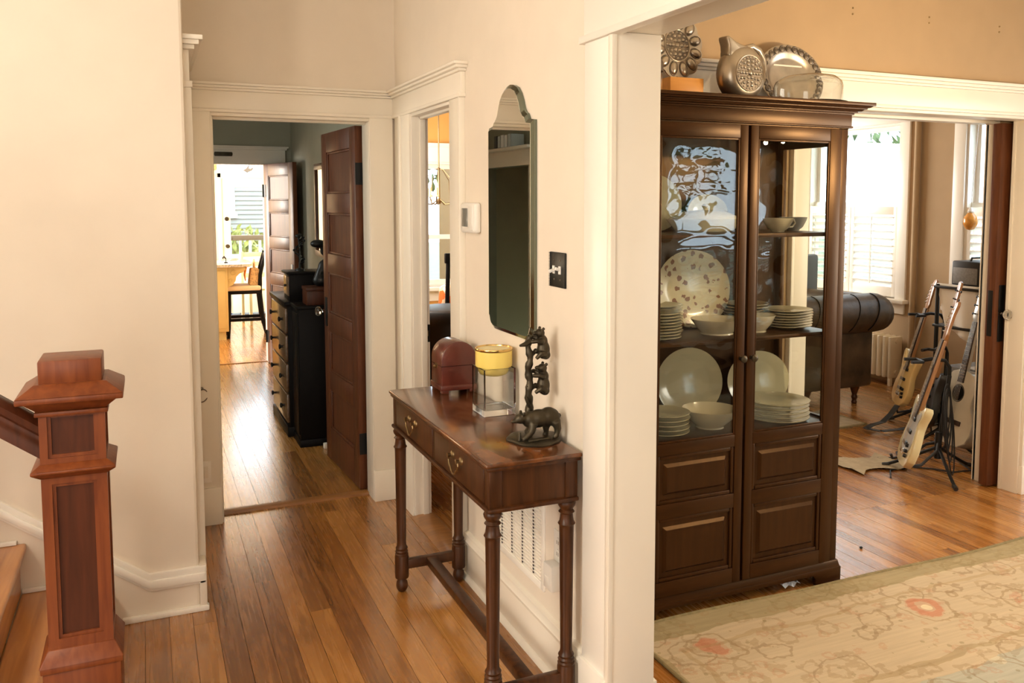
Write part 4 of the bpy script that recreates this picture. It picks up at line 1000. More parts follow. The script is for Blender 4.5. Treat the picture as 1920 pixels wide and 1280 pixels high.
stack(2.535, 2.985, S1, .108, 7, 'ceramic', 'right stack on the middle shelf', step=.0112)
stack(2.400, 3.10, S1, .098, 8, 'ceramic', 'rear stack behind the door stiles', step=.0125)
bowl = lambda r, h, mat, sy=1, foot=.5: mk([(0, 0), (r*foot, 0), (r*foot*.98, .006), (r*foot*1.02, .009), (r*.80, h*.5), (r, h), (r*.975, h+.001), (r*.76, h*.5), (r*.46, .014), (0, .012)], mat, 40, 'bowl', 1, sy)
put('bowl', bowl(.118, .078, 'ceramic_white'), (2.120, 2.960, S0), 'wide ivory serving bowl on the cabinet deck between the plate stacks', 'bowl')
put('bowl', bowl(.110, .062, 'ceramic_white', foot=.62), (2.150, 2.965, S1), 'shallow ivory bowl behind the left cabinet door on the middle shelf', 'bowl')
put('bowl', bowl(.085, .070, 'ceramic_white', foot=.55), (2.335, 2.950, S1), 'ivory bowl at the left edge of the right cabinet door on the middle shelf', 'bowl')
# platters leaning on the back
def leaner(x, y, z, rx, rz, mat, label, tilt=.16, name='platter'):
    p = [(0, .006), (rx*.62, .006), (rx*.68, .010), (rx*.95, .022), (rx, .025), (rx*.98, .020), (rx*.70, .004), (rx*.6, 0), (0, 0)]
    me = mk(p, mat, 44, name, 1, rz/rx)
    return put(name, me, (x, y, z+rz*math.cos(tilt)+.001), label, 'platter', None, (PI/2-tilt, 0, 0))
leaner(2.135, 3.155, S0, .170, .150, 'ceramic', 'large ivory platter leaning upright behind the left cabinet door on the deck')
leaner(2.505, 3.155, S0, .172, .130, 'ceramic', 'round ivory platter leaning upright behind the right cabinet door on the deck')
leaner(2.150, 3.160, S1, .190, .168, 'transfer', 'large floral patterned platter leaning upright on the middle cabinet shelf', .13)
leaner(1.955, 3.165, S2, .130, .120, 'ceramic', 'domed ivory plate leaning upright at the left of the top cabinet shelf', .13)
leaner(2.225, 3.170, S2, .105, .078, 'ceramic', 'small ivory plate leaning upright on the top cabinet shelf', .13)
tu = thing('serving_dish', 'long ivory covered serving dish on the top cabinet shelf behind the left door', 'serving dish', (2.115, 3.01, S2))
MB().lathe([(0, 0), (.12, 0), (.14, .010), (.178, .050), (.182, .056), (.172, .056), (.13, .012), (0, .010)], 40, None, 1, .50).build('dish', 'ceramic', tu, smooth=50)
MB().lathe([(.170, .0565), (.165, .062), (.10, .088), (.02, .094), (0, .094)], 40, None, 1, .50).build('lid', 'ceramic_white', tu, smooth=50)
MB().lathe([(0, 0), (.010, .0), (.009, .006), (.016, .014), (.010, .022), (0, .024)], 16, TR(0, 0, .094)).build('lid_knob', 'ceramic_white', tu, smooth=50)
def cup(x, y, r, h, mat, label, hand):
    t_ = thing('teacup', label, 'cup', (x, y, S2))
    MB().lathe([(0, .002), (r*.42, .0), (r*.46, .006), (r*.70, h*.3), (r*.95, h*.8), (r, h), (r*.96, h), (r*.88, h*.75), (r*.6, h*.28), (0, .010)], 30).build('cup_body', mat, t_, smooth=50)
    MB().tube([(hand*r*.92, 0, h*.86), (hand*(r+.018), 0, h*.88), (hand*(r+.026), 0, h*.62), (hand*(r+.012), 0, h*.36), (hand*r*.74, 0, h*.32)], .004, 8).build('cup_handle', mat, t_)
cup(2.452, 2.96, .066, .058, 'ceramic_white', 'cream teacup on the top cabinet shelf behind the right door', 1)
cup(2.585, 3.02, .060, .060, 'ceramic_grey', 'grey bowl-shaped cup at the right end of the top cabinet shelf', -1)

# ------------------------------------------------------------------ on top of the cabinet
def emboss(mb, c, r, mat4, rows):
    """raised rosette work: beads in rings"""
    for rr, k, s in rows:
        for i in range(k):
            a = 2*PI*i/k; mb.ball((0, 0, 0), (s, s, s*.5), 6, 4, None) if False else mb.lathe([(0, 0), (s, 0), (s*.7, s*.5), (0, s*.7)], 6, mat4 @ TR(rr*math.cos(a), rr*math.sin(a), 0))
    return mb
bl = tag(MB().box(-.080, .080, -.055, .055, 0, .098).build('wooden_block', 'pine_block', None, bevel=.002), 'orange-toned wooden block under the silvery egg plate on top of the cabinet', 'wooden block')
bl.location = (2.020, 3.07, ZT)
eg = thing('egg_plate', 'silvery scalloped egg plate standing upright on a wooden block on top of the cabinet', 'plate', (2.015, 3.085, ZT+.098+.139), (PI/2-.10, 0, .12))
P = []
for i in range(96):
    a = 2*PI*i/96; P.append(((.128+.010*abs(math.sin(6*a+.4)))*math.cos(a), (.128+.010*abs(math.sin(6*a+.4)))*math.sin(a)))
MB().prism(P, 'xy', -.005, .001).build('plate_disc', 'pewter', eg, smooth=30)
MB().torus(.066, .0035, 36, 8, TR(0, 0, .001)).build('centre_ring', 'pewter', eg)
MB().lathe([(0, .0), (.062, 0), (.062, .0015), (0, .0015)], 30).build('rosette_ground', 'pewter_dark', eg)
emboss(MB(), None, 0, TR(0, 0, .0012), ((0, 1, .011), (.022, 6, .009), (.040, 10, .0085), (.054, 16, .006))).build('rosette', 'pewter', eg, smooth=60)
wl = MB().ball((0, 0, 0), (.027, .018, .010), 14, 8).mesh('egg_well', 60); wl.materials.append(M['pewter'])
wr = MB().torus(1, .10, 20, 6, Matrix.Diagonal((.029, .020, .022, 1))).mesh('well_rim', 60); wr.materials.append(M['pewter_dark'])
for i in range(12):
    a = 2*PI*(i+.5)/12
    o = link('egg_well', wl, None, eg); o.location = (.100*math.cos(a), .100*math.sin(a), .002); o.rotation_euler = (0, 0, a)
    q = link('well_rim', wr, None, o)
cn = thing('canister', 'clear glass canister with a dark metal lid at the left edge of the cabinet top', 'canister', (1.800, 2.95, ZT))
MB().lathe([(0, 0.001), (.050, 0.001), (.052, .006), (.052, .090), (.047, .098), (.047, .094), (.048, .012), (0, .010)], 28).build('jar', 'glass', cn, smooth=50)
MB().lathe([(0, .099), (.056, .099), (.056, .130), (.050, .146), (.012, .154), (.014, .170), (0, .174)], 28).build('lid', 'pewter_dark', cn)

jg = thing('pewter_jug', 'pewter jug with a round flat engraved body on top of the cabinet', 'jug', (2.255, 2.975, ZT+.002), (0, 0, .10))
jm = MB().lathe([(0, -.052), (.070, -.052), (.095, -.044), (.112, -.022), (.116, 0), (.112, .022), (.095, .044), (.070, .052), (0, .052)], 44, TR(0, 0, .117) @ R3(x=PI/2)); jm.build('jug_body', 'pewter', jg, smooth=50)
MB().prism([(-.104, .262), (-.088, .262), (-.052, .243), (-.010, .232), (.045, .224), (.050, .200), (.0, .19), (-.075, .165), (-.094, .185), (-.090, .205), (-.092, .225), (-.100, .245)], 'xz', -.030, .030).build('spout', 'pewter', jg, smooth=60, bevel=.013, seg=3)
MB().tube([(.020, 0, .224), (.060, 0, .236), (.100, 0, .222), (.126, 0, .188), (.134, 0, .146), (.126, 0, .108), (.104, 0, .084)], [.010, .010, .010, .0095, .009, .009, .010], 12, sy=1.3).build('handle', 'pewter', jg, smooth=50)
dz = TR(0, -.052, .117) @ R3(x=PI/2)
MB().lathe([(0, 0), (.071, 0), (.071, .0012), (0, .0012)], 40, dz).build('medallion', 'pewter_dark', jg)
MB().torus(.072, .003, 40, 8, dz).build('medallion_ring', 'pewter', jg)
emboss(MB(), None, 0, dz @ TR(0, 0, .001), ((0, 1, .013), (.020, 6, .0085), (.036, 10, .0085), (.050, 14, .0085), (.063, 24, .0055))).build('engraving', 'pewter', jg, smooth=60)

pt = thing('pewter_platter', 'oval pewter platter with an embossed rim standing behind the pewter jug', 'platter', (2.665, 3.150, ZT+.152), (PI/2-.22, 0, 0))
MB().lathe([(0, -.012), (.105, -.012), (.122, -.006), (.138, .004), (.178, .006), (.182, .004), (.180, .0), (.138, -.002), (.118, -.014), (0, -.018)], 48, None, 1, .84).build('platter_body', 'pewter', pt, smooth=40)
bs = MB().lathe([(0, 0), (.0165, 0), (.0165, .002), (.013, .0045), (.011, .003), (.006, .005), (0, .006)], 14).mesh('boss', 50); bs.materials.append(M['pewter_dark'])
for i in range(28):
    a = 2*PI*i/28; o = link('boss', bs, None, pt); o.location = (.159*math.cos(a), .159*.84*math.sin(a), .006)
dm = thing('cake_dome', 'clear glass cake dome on a glass plate at the right end of the cabinet top', 'cake dome', (2.575, 2.935, ZT))
MB().lathe([(0, .002), (.150, .002), (.162, .008), (.164, .013), (.150, .009), (0, .008)], 44).build('glass_plate', 'glass', dm, smooth=50)
o_ = [(.140, .0095), (.143, .080), (.136, .102), (.112, .121), (.070, .130), (0, .133)]
i2 = [(0, .130), (.069, .127), (.110, .1185), (.133, .101), (.140, .080), (.137, .0095)]
mb = MB().lathe(o_+i2, 44, closed=True); mb.build('dome', 'glass', dm, smooth=50)
# fallen dry leaves lying by the jug
lf = thing('dried_leaves', 'few curled dark dried leaves lying on the cabinet top beside the wooden block', 'leaves', (2.095, 2.86, ZT), kind='stuff')
mb = MB()
for i in range(9):
    a = random.uniform(0, 6.28); x, y = random.uniform(-.05, .08), random.uniform(-.03, .04); l = random.uniform(.02, .04)
    Q = TR(x, y, .004+.004*random.random()) @ R3(random.uniform(-.5, .5), random.uniform(-.4, .4), a)
    mb._add([(-l, 0, .0), (-.4*l, .4*l, .006), (.5*l, .35*l, .008), (l, 0, .004), (.5*l, -.35*l, .008), (-.4*l, -.4*l, .006)], [(0, 1, 2, 3, 4, 5)], Q)
mb.build('leaf', 'rosewood', lf, smooth=0)['kind'] = 'stuff'

# rug in the dining room
rg = thing('area_rug', 'large faded oriental rug with gold border and sage field in front of the china cabinet', 'rug', (1.615, 2.750, 0))
RW, RL = 2.75, 3.6
mb = MB(); gx, gy = 60, 70; vs = []; 
for j in range(gy+1):
    for i in range(gx+1):
        x = RW*i/gx; y = -RL*j/gy
        z = .010+.0025*math.sin(x*3.1+1)*math.sin(y*2.3)
        if j == 0: y += .010*math.sin(x*2.7+.5)+.006*math.sin(x*6)
        vs.append((x, y, z))
mb._add(vs, [(j*(gx+1)+i, (j+1)*(gx+1)+i, (j+1)*(gx+1)+i+1, j*(gx+1)+i+1) for j in range(gy) for i in range(gx)])
mb.build('pile', 'rug', rg)
b_ = []
for i in range(61):
    x = RW*i/60; b_.append((x, .010*math.sin(x*2.7+.5)+.006*math.sin(x*6)+.004, .0085))
MB().tube(b_, .0085, 8, sy=1.0).build('binding', 'rug_edge', rg)
MB().tube([(-.004, -RL*k/30, .0075) for k in range(31)], .0068, 8).build('binding', 'rug_edge', rg)
pb = tag(MB().ball((0, 0, 0), (.008, .008, .006), 12, 8).build('bead', 'black'), 'tiny black bead lying on the bare floorboards behind the rug', 'bead'); pb.location = (3.02, 3.0, .006)
pp = MB()
vs = []
for j in range(5):
    for i in range(7): vs.append((-.05+.1*i/6+random.uniform(-.006, .006), -.035+.07*j/4+random.uniform(-.005, .005), random.uniform(.004, .028)))
pp._add(vs, [(j*7+i, j*7+i+1, (j+1)*7+i+1, (j+1)*7+i) for j in range(4) for i in range(6)])
o = pp.build('crumpled_paper', 'paper', None, smooth=0); o.location = (2.435, 2.835, 0); tag(o, 'crumpled scrap of white paper under the right end of the china cabinet', 'paper')

# ------------------------------------------------------------------ back hall
dr = thing('chest_of_drawers', 'dark chest of drawers with paired black knobs along the right wall of the back hall', 'chest of drawers', (.858, 6.10, 0))
DW, DL, DT = .492, .76, .94
MB().box(.012, DW, 0, DL, .06, DT-.03).build('case', 'ebony', dr, bevel=.003)
MB().box(-.012, DW, -.014, DL+.014, DT-.03, DT).build('top', 'ebony', dr, bevel=.006)
MB().box(-.006, DW, -.008, DL+.008, .0, .07).build('plinth', 'ebony', dr, bevel=.004)
zz = [.085, .30, .51, .71, .90]
for i in range(4):
    d = MB().box(-.004, .02, .03, DL-.03, zz[i]+.008, zz[i+1]-.008).build('drawer', 'dresser_front', dr, bevel=.004)
    for y in (.16, DL-.16):
        MB().lathe([(0, 0), (.009, 0), (.008, .012), (.018, .020), (.018, .028), (0, .033)], 12, TR(-.004, y, (zz[i]+zz[i+1])/2) @ R3(y=-PI/2)).build('knob', 'black', d)
sd = thing('side_cabinet', 'narrow near-black side cabinet between the open hall door and the chest of drawers', 'cabinet', (.893, 5.80, 0))
MB().box(0, .455, 0, .27, .05, .93).build('case', 'ebony', sd, bevel=.004)
MB().box(-.010, .46, -.010, .275, .918, .94).build('top', 'ebony', sd, bevel=.004)
MB().box(-.006, .455, -.006, .27, 0, .05).build('plinth', 'ebony', sd, bevel=.003)
MB().box(-.006, .004, .02, .25, .08, .89).build('door_front', 'ebony', sd, bevel=.003)
sc = thing('jewellery_chest', 'small black chest with a little drawer on top of the chest of drawers', 'chest', (.885, 6.17, DT))
MB().box(.01, .32, 0, .26, 0, .18).build('case', 'ebony', sc, bevel=.003)
MB().box(-.006, .325, -.008, .268, .18, .197).build('lid', 'ebony', sc, bevel=.004)
d = MB().box(.004, .014, .02, .24, .03, .165).build('drawer', 'dresser_front', sc, bevel=.002)
MB().ball((-.002, .13, .097), .010, 10, 8).build('knob', 'black', d)
kb = thing('keepsake_box', 'plain dark brown wooden box standing on the narrow side cabinet', 'box', (.955, 5.83, .94))
MB().box(0, .22, 0, .18, 0, .095).build('body', 'cherry_panel', kb, bevel=.003)
MB().box(-.004, .224, -.004, .184, .095, .118).build('lid', 'cherry_panel', kb, bevel=.004)
fs_ = thing('filigree_sculpture', 'dark openwork metal flower sculpture on the small black chest', 'sculpture', (.985, 6.29, DT+.197))
MB().lathe([(0, 0), (.035, 0), (.03, .012), (.008, .02), (.006, .05), (0, .05)], 16).build('foot', 'black', fs_)
mb = MB().tube([(0, 0, .03), (.004, 0, .12), (-.006, 0, .24)], .005, 8)
for i in range(9):
    a = i*.9; z = .05+i*.022
    mb.tube([(0, 0, z), (.03*math.cos(a), .03*math.sin(a), z+.012), (.038*math.cos(a+.5), .038*math.sin(a+.5), z+.035), (.018*math.cos(a+.7), .018*math.sin(a+.7), z+.045)], [.005, .004, .004, .002], 7)
    mb.ball((.036*math.cos(a+.4), .036*math.sin(a+.4), z+.03), (.011, .011, .008), 8, 6)
mb.ball((-.006, 0, .245), (.022, .018, .014), 10, 8)
mb.build('scrollwork', 'black', fs_, smooth=50)
bl_ = thing('curved_figurine', 'black curved figurine with a broad head standing on the plain brown box', 'figurine', (1.075, 5.93, .94+.118))
blend('figure', [((0, 0, .04), (.065, .045, .05)), ((.02, 0, .12), (.05, .035, .06)), ((.0, 0, .24), (.012, .012, .03)), ((-.022, 0, .285), (.055, .04, .028)), ((.03, 0, .255), (.03, .025, .04))],
      [([(.03, 0, .10), (.045, 0, .18), (.03, 0, .25), (-.01, 0, .285)], [.045, .035, .03, .02]), ([(-.03, 0, .03), (-.01, 0, .10), (.03, 0, .15)], [.035, .03, .03])], 'black', bl_, .006, 6)
wm = thing('hall_mirror', 'tall dark-framed mirror hanging on the right wall of the back hall', 'mirror', (1.36, 7.40, 1.55))
for a in ((-.24, -.19, -.34, .34), (.19, .24, -.34, .34)): MB().box(-.03, 0, a[0], a[1], a[2], a[3]).build('side_frame', 'mahog', wm, bevel=.004)
for a in ((-.24, .24, -.39, -.34), (-.24, .24, .34, .39)): MB().box(-.03, 0, *a).build('end_frame', 'mahog', wm, bevel=.004)
MB().box(-.016, -.012, -.20, .20, -.35, .35).build('glass', 'mirror', wm, smooth=0)
sg = tag(MB().prism([(-.085, -.008), (-.078, -.018), (.078, -.018), (.085, -.008), (.085, .012), (.078, .022), (-.078, .022), (-.085, .012)], 'xz', -.012, 0).build('door_plaque', 'bronze', None, bevel=.003),
         'small dark oblong plaque on the white header above the kitchen doorway', 'plaque'); sg.location = (.715, 9.05, 2.08)
wd = MB().box(-.02, .02, 0, .04, 0, .035)
ds = tag(wd.build('door_wedge', 'trim', None, bevel=.004), 'small pale wooden door wedge on the floor in front of the narrow side cabinet', 'door wedge'); ds.location = (1.045, 5.70, 0)
# books lying on the header shelf over the side doorway (seen in the mirror)
bk = ['rightmost faded blue', 'white', 'middle white', 'pale blue', 'leftmost black']
for i in range(5):
    w_ = .066+.006*(i % 3)
    b_ = thing('book', '%s upright book in the row over the back hall side doorway' % bk[i], 'book', (-.80, 7.70+i*.088, 2.145), group='books on the header shelf')
    MB().box(-.075, .055, -w_/2+.004, w_/2-.004, .003, .112-.006*(i % 2)).build('pages', 'paper', b_)
    MB().box(-.078, .060, -w_/2, -w_/2+.0035, 0, .117-.006*(i % 2)).box(-.078, .060, w_/2-.0035, w_/2, 0, .117-.006*(i % 2)).box(.056, .061, -w_/2, w_/2, 0, .117-.006*(i % 2)).build('cover', ['book_blue', 'paper', 'paper', 'book_blue', 'book_dark'][i], b_)

# ------------------------------------------------------------------ kitchen
ki = thing('kitchen_island', 'cream kitchen island with a granite top and scrolled bracket beyond the back hall', 'kitchen island', (-.30, 10.72, 0))
MB().box(0, 1.155, 0, 1.0, .10, .855).build('base', 'island', ki, bevel=.004)
MB().box(.03, 1.125, .03, .97, 0, .10).build('toe_kick', 'island', ki)
for a in ((.02, .36), (.41, .75), (.80, 1.13)): MB().box(a[0], a[1], -.012, .004, .14, .82).build('face_panel', 'island', ki, bevel=.006)
P = [(-.08, -.06), (1.36, -.06)] + [(1.36+.10*math.sin(PI*i/12), .44-.50*math.cos(PI*i/12)) for i in range(1, 12)] + [(1.36, .94+.12), (-.08, 1.06)]
MB().prism(P, 'xy', .855, .892).build('worktop', 'granite', ki, bevel=.006)
cp = [(1.155, .855), (1.36, .855), (1.36, .82), (1.33, .79), (1.29, .775), (1.255, .74), (1.245, .69), (1.215, .645), (1.175, .625), (1.155, .60)]
for y in (.02, .90):
    c_ = MB().prism(cp, 'xz', y, y+.07).build('bracket', 'island', ki, bevel=.005)
    MB().torus(.028, .006, 18, 6, TR(1.225, y-.002, .79) @ R3(x=PI/2)).torus(.018, .005, 14, 6, TR(1.19, y-.002, .70) @ R3(x=PI/2)).build('scroll', 'island', c_)
tag(MB().box(0, .30, 0, .22, 0, .002).build('sheet_of_paper', 'paper', None, smooth=0), 'sheet of white paper lying on the kitchen island', 'paper').location = (.72, 11.0, .892)
kt = thing('small_ornament', 'small black metal ornament standing on the kitchen island', 'ornament', (.86, 10.95, .892))
MB().lathe([(0, 0), (.025, 0), (.02, .01), (.005, .015), (.005, .06), (0, .06)], 12).tube([(0, 0, .05), (-.02, 0, .075), (-.035, 0, .06), (-.03, 0, .045)], [.008, .012, .008, .004], 8).build('body', 'black', kt)
bs = thing('bar_stool', 'dark wooden counter stool with a cream padded seat at the kitchen island', 'stool', (1.055, 10.98, 0), -.05)
for sy in (-1, 1):
    MB().tube([(-.19, sy*.17, 0), (-.185, sy*.165, .12), (-.175, sy*.16, .40), (-.175, sy*.16, .545)], [.018, .022, .026, .027], 8).build('front_leg', 'ebony', bs)
    MB().tube([(.26, sy*.17, 0), (.20, sy*.165, .25), (.175, sy*.16, .54), (.185, sy*.16, .75), (.225, sy*.155, .92), (.255, sy*.15, 1.02)], [.020, .023, .026, .022, .020, .018], 8).build('rear_leg', 'ebony', bs)
    MB().box(-.18, .21, sy*.165-.011, sy*.165+.011, .20, .235).build('side_stretcher', 'ebony', bs)
MB().box(-.195, -.165, -.16, .16, .15, .185).box(.195, .225, -.16, .16, .24, .275).build('foot_rail', 'ebony', bs)
MB().box(-.21, .20, -.19, .19, .525, .565).build('seat_frame', 'ebony', bs, bevel=.005)
MB().box(-.215, .19, -.195, .195, .562, .625).build('seat_cushion', 'seat_cream', bs, bevel=.022, seg=3)
MB().box(.235, .26, -.16, .16, .90, 1.00).build('top_rail', 'ebony', bs, bevel=.006)
MB().box(.190, .205, -.15, .15, .74, .79).build('back_slat', 'ebony', bs, bevel=.004)
hb = thing('wicker_bag', 'small tan wicker handbag on the seat of the counter stool', 'bag', (1.175, 10.93, .625))
MB().frustum(-.07, .07, -.12, .10, 0, -.045, .045, -.09, .08, .20).build('bag_body', 'wicker', hb, bevel=.015)
MB().tube([(0, -.07, .19), (0, -.05, .27), (0, 0, .30), (0, .04, .27), (0, .06, .19)], .008, 8).build('bag_handle', 'wicker', hb)
sf = MB().tube([(-.09, -.10, .265), (-.11, -.11, .195), (-.12, -.10, .125), (-.11, -.09, .055)], [.028, .030, .022, .010], 8, sy=.5).build('orange_scarf', 'orange_cloth', hb, smooth=60); tag(sf, 'orange scarf tied to the handle')
pc = thing('pale_chair', 'pale green kitchen chair standing behind the counter stool', 'chair', (1.36, 12.1, 0), .2)
for sx in (-1, 1):
    for sy in (-1, 1): MB().box(sx*.17-.018, sx*.17+.018, sy*.17-.018, sy*.17+.018, 0, .45 if sy < 0 else .95).build('leg', 'pale_green', pc, bevel=.004)
MB().box(-.20, .20, -.20, .20, .45, .475).build('seat', 'pale_green', pc, bevel=.006)
for z in (.60, .75, .88): MB().box(-.155, .155, .16, .18, z, z+.06).build('back_slat', 'pale_green', pc, bevel=.004)
ov = thing('oval_plaque', 'oval brown plaque high on the kitchen wall left of the glazed door', 'plaque', (.965-.05, 13.2, 2.12))
MB().lathe([(0, 0), (.062, 0), (.060, .012), (.050, .014), (0, .014)], 28, R3(x=PI/2), .72, 1.0).build('plaque_body', 'wicker', ov)

# ------------------------------------------------------------------ breakfast room seen through the doorway beside the console
ch = thing('chandelier', 'small brass chandelier with candle arms hanging in the breakfast room', 'chandelier', (2.245, 7.0, 1.60))
MB().tube([(0, 0, .30), (0, 0, 1.33)], .006, 8).lathe([(0, 1.32), (.06, 1.32), (.05, 1.345), (0, 1.35)], 16).build('stem', 'brass', ch)
MB().lathe([(0, 0), (.012, .005), (.022, .03), (.010, .05), (.008, .28), (.014, .30), (0, .31)], 14).build('column', 'brass', ch)
for k in range(5):
    a = 2*PI*k/5+.5; ca, sa = math.cos(a), math.sin(a)
    arm = MB().tube([(0, 0, .05), (.06*ca, .06*sa, .0), (.13*ca, .13*sa, .01), (.16*ca, .16*sa, .06)], .006, 8).tube([(.13*ca, .13*sa, .02), (.12*ca, .12*sa, .2), (.04*ca, .04*sa, .29), (0, 0, .295)], .003, 6).build('arm', 'brass', ch)
    MB().lathe([(0, .06), (.025, .065), (.025, .075), (.012, .078), (.012, .14), (0, .14)], 12, TR(.16*ca, .16*sa, 0)).build('candle_sleeve', 'wax_top', arm)
    MB().lathe([(0, .14), (.010, .145), (.012, .165), (.0, .20)], 10, TR(.16*ca, .16*sa, 0)).build('bulb', 'bulb', arm)
dc = thing('dining_chair', 'dark wooden cross-back chair in the breakfast room', 'chair', (2.30, 6.75, 0), .15)
for sx in (-1, 1):
    MB().tube([(sx*.19, -.19, 0), (sx*.185, -.19, .46), (sx*.175, -.215, 1.20)], [.018, .02, .017], 8).build('rear_leg', 'ebony', dc)
    MB().tube([(sx*.18, .19, 0), (sx*.18, .19, .60)], .018, 8).build('front_leg', 'ebony', dc)
MB().box(-.21, .21, -.20, .21, .60, .63).build('seat', 'maple', dc, bevel=.008)
MB().box(-.205, .205, -.23, -.20, 1.14, 1.22).build('top_rail', 'ebony', dc, bevel=.008)
MB().box(-.18, .18, -.215, -.195, .72, .76).build('lower_rail', 'ebony', dc, bevel=.004)
MB().tube([(-.17, -.205, .76), (-.05, -.21, .98), (.17, -.21, 1.14)], .012, 6).tube([(.17, -.205, .76), (.05, -.21, .98), (-.17, -.21, 1.14)], .012, 6).build('cross_splat', 'ebony', dc)
pw = tag(MB().box(-.17, .17, -.06, .06, -.16, .16).build('cushion', 'pillow_floral', None, bevel=.05, seg=3), 'orange floral cushion on the seat of the cross-back chair', 'cushion'); pw.location = (2.31, 6.72, .795); pw.rotation_euler = (.15, 0, .15)
fc = thing('ottoman_chair', 'low black rounded armchair just inside the breakfast room', 'armchair', (1.90, 5.72, 0))
MB().lathe([(0, .10), (.30, .10), (.33, .16), (.335, .50), (.32, .80), (.27, .885), (.2, .90), (0, .90)], 32).build('body', 'iron', fc, smooth=60)
for k in range(4): MB().lathe([(.022, 0), (.028, .11)], 10, TR(.2*math.cos(k*PI/2+.7), .2*math.sin(k*PI/2+.7), 0)).build('leg', 'ebony', fc)
sb = thing('bench', 'low striped bench under the breakfast room window', 'bench', (2.15, 7.30, 0))
for sx in (-.35, .35): MB().box(sx-.03, sx+.03, -.15, .15, 0, .40).build('leg', 'ebony', sb)
MB().box(-.42, .42, -.18, .18, .40, .44).build('seat', 'maple', sb, bevel=.005)
for k in range(7): MB().box(-.41+k*.118, -.41+k*.118+.112, -.175, .175, .441, .50).build('cushion_panel', 'wax_top' if k % 2 else 'candle', sb, bevel=.012)

# ------------------------------------------------------------------ living room
AX, AY = 4.93, 5.20
ac = thing('leather_armchair', 'brown tufted leather armchair with rolled arms, seen from behind in the living room', 'armchair', (AX, AY, 0))
MB().box(-.36, .36, .02, .86, .14, .50).build('base', 'leather', ac, bevel=.03, seg=3)
def roll(name, pts, r, n=18):
    mb = MB().tube(pts, r, n); mb.ball(pts[0], r*.995, n, 12); mb.ball(pts[-1], r*.995, n, 12); return mb.build(name, 'leather', ac, smooth=60)
MB().box(-.385, .385, .015, .17, .14, .70).build('back_shell', 'leather', ac, bevel=.03, seg=3)
for s in (-1, 1): MB().box(min(s*.22, s*.37), max(s*.22, s*.37), .10, .86, .14, .66).build('arm_shell', 'leather', ac, bevel=.03, seg=3)
bk_ = roll('back_roll', [(-.40, .06, .735), (-.2, .05, .735), (.0, .05, .735), (.2, .05, .735), (.40, .06, .735)], .158, 22)
for s in (-1, 1): roll('arm_roll', [(s*.43, .06, .73), (s*.42, .4, .72), (s*.40, .82, .71)], .15, 20)
for i, x in enumerate((-.30, -.10, .10, .30)):
    pts = [(x+.05*math.sin(t*1.2), .05-.1585*math.cos(t), .735+.1585*math.sin(t)) for t in [-.9+.2*k for k in range(13)]]
    MB().tube(pts, .0045, 6).build('pleat', 'ebony', bk_)
MB().box(-.22, .22, .17, .84, .44, .52).build('seat_cushion', 'leather', ac, bevel=.04, seg=3)
for sx in (-1, 1):
    for y in (.07, .80): MB().lathe([(0, 0), (.018, 0), (.024, .012), (.016, .03), (.026, .055), (.018, .075), (.034, .12), (.042, .145), (0, .145)], 16, TR(sx*.25, y, 0)).build('leg', 'mahog', ac)
uc = thing('upholstered_chair', 'dark grey upholstered chair behind the leather armchair, seen through the cabinet glass', 'chair', (5.40, 6.50, 0), .2)
for sx in (-1, 1):
    for sy in (-1, 1): MB().box(sx*.2-.02, sx*.2+.02, sy*.2-.02, sy*.2+.02, 0, .42).build('leg', 'ebony', uc)
MB().box(-.25, .25, -.25, .25, .40, .50).build('seat', 'book_dark', uc, bevel=.03)
MB().box(-.25, .25, -.27, -.19, .45, 1.14).build('backrest', 'book_dark', uc, bevel=.03)

rd = thing('radiator', 'cream cast-iron column radiator under the living room window', 'radiator', (6.085, 5.62, 0))
me = MB().box(-.155, -.015, 0, .037, .07, .44).mesh('radiator_section', 40, .012, 3); me.materials.append(M['radiator'])
for i in range(12):
    o = bpy.data.objects.new('radiator_section', me); COL.objects.link(o); o.parent = rd; o.location = (0, i*.065, 0)
MB().tube([(-.085, -.01, .12), (-.085, .79, .12)], .022, 10).tube([(-.085, -.01, .40), (-.085, .79, .40)], .022, 10).build('connecting_pipe', 'radiator', rd)
for y in (.023, .023+11*.065):
    for x in (-.13, -.04): MB().box(x-.014, x+.014, y-.016, y+.016, 0, .075).build('foot', 'radiator', rd, bevel=.004)
pi_ = tag(MB().tube([(0, 0, 0), (0, 0, CE-.002)], .026, 14).build('riser_pipe', 'wall_tan', None), 'slim tan painted riser pipe beside the radiator, up the living room wall', 'pipe'); pi_.location = (6.068, 5.53, 0)
lr = thing('living_room_rug', 'flat beige rug in the living room beside the leather armchair', 'rug', (2.9, 4.71, 0))
MB().box(0, 1.86, 0, .46, .001, .010).build('pile', 'beige_cloth', lr, bevel=.003)
MB().box(-.004, 1.864, -.004, .02, .0, .011).box(1.845, 1.866, .0, .46, .0, .011).build('binding', 'rug_edge', lr)

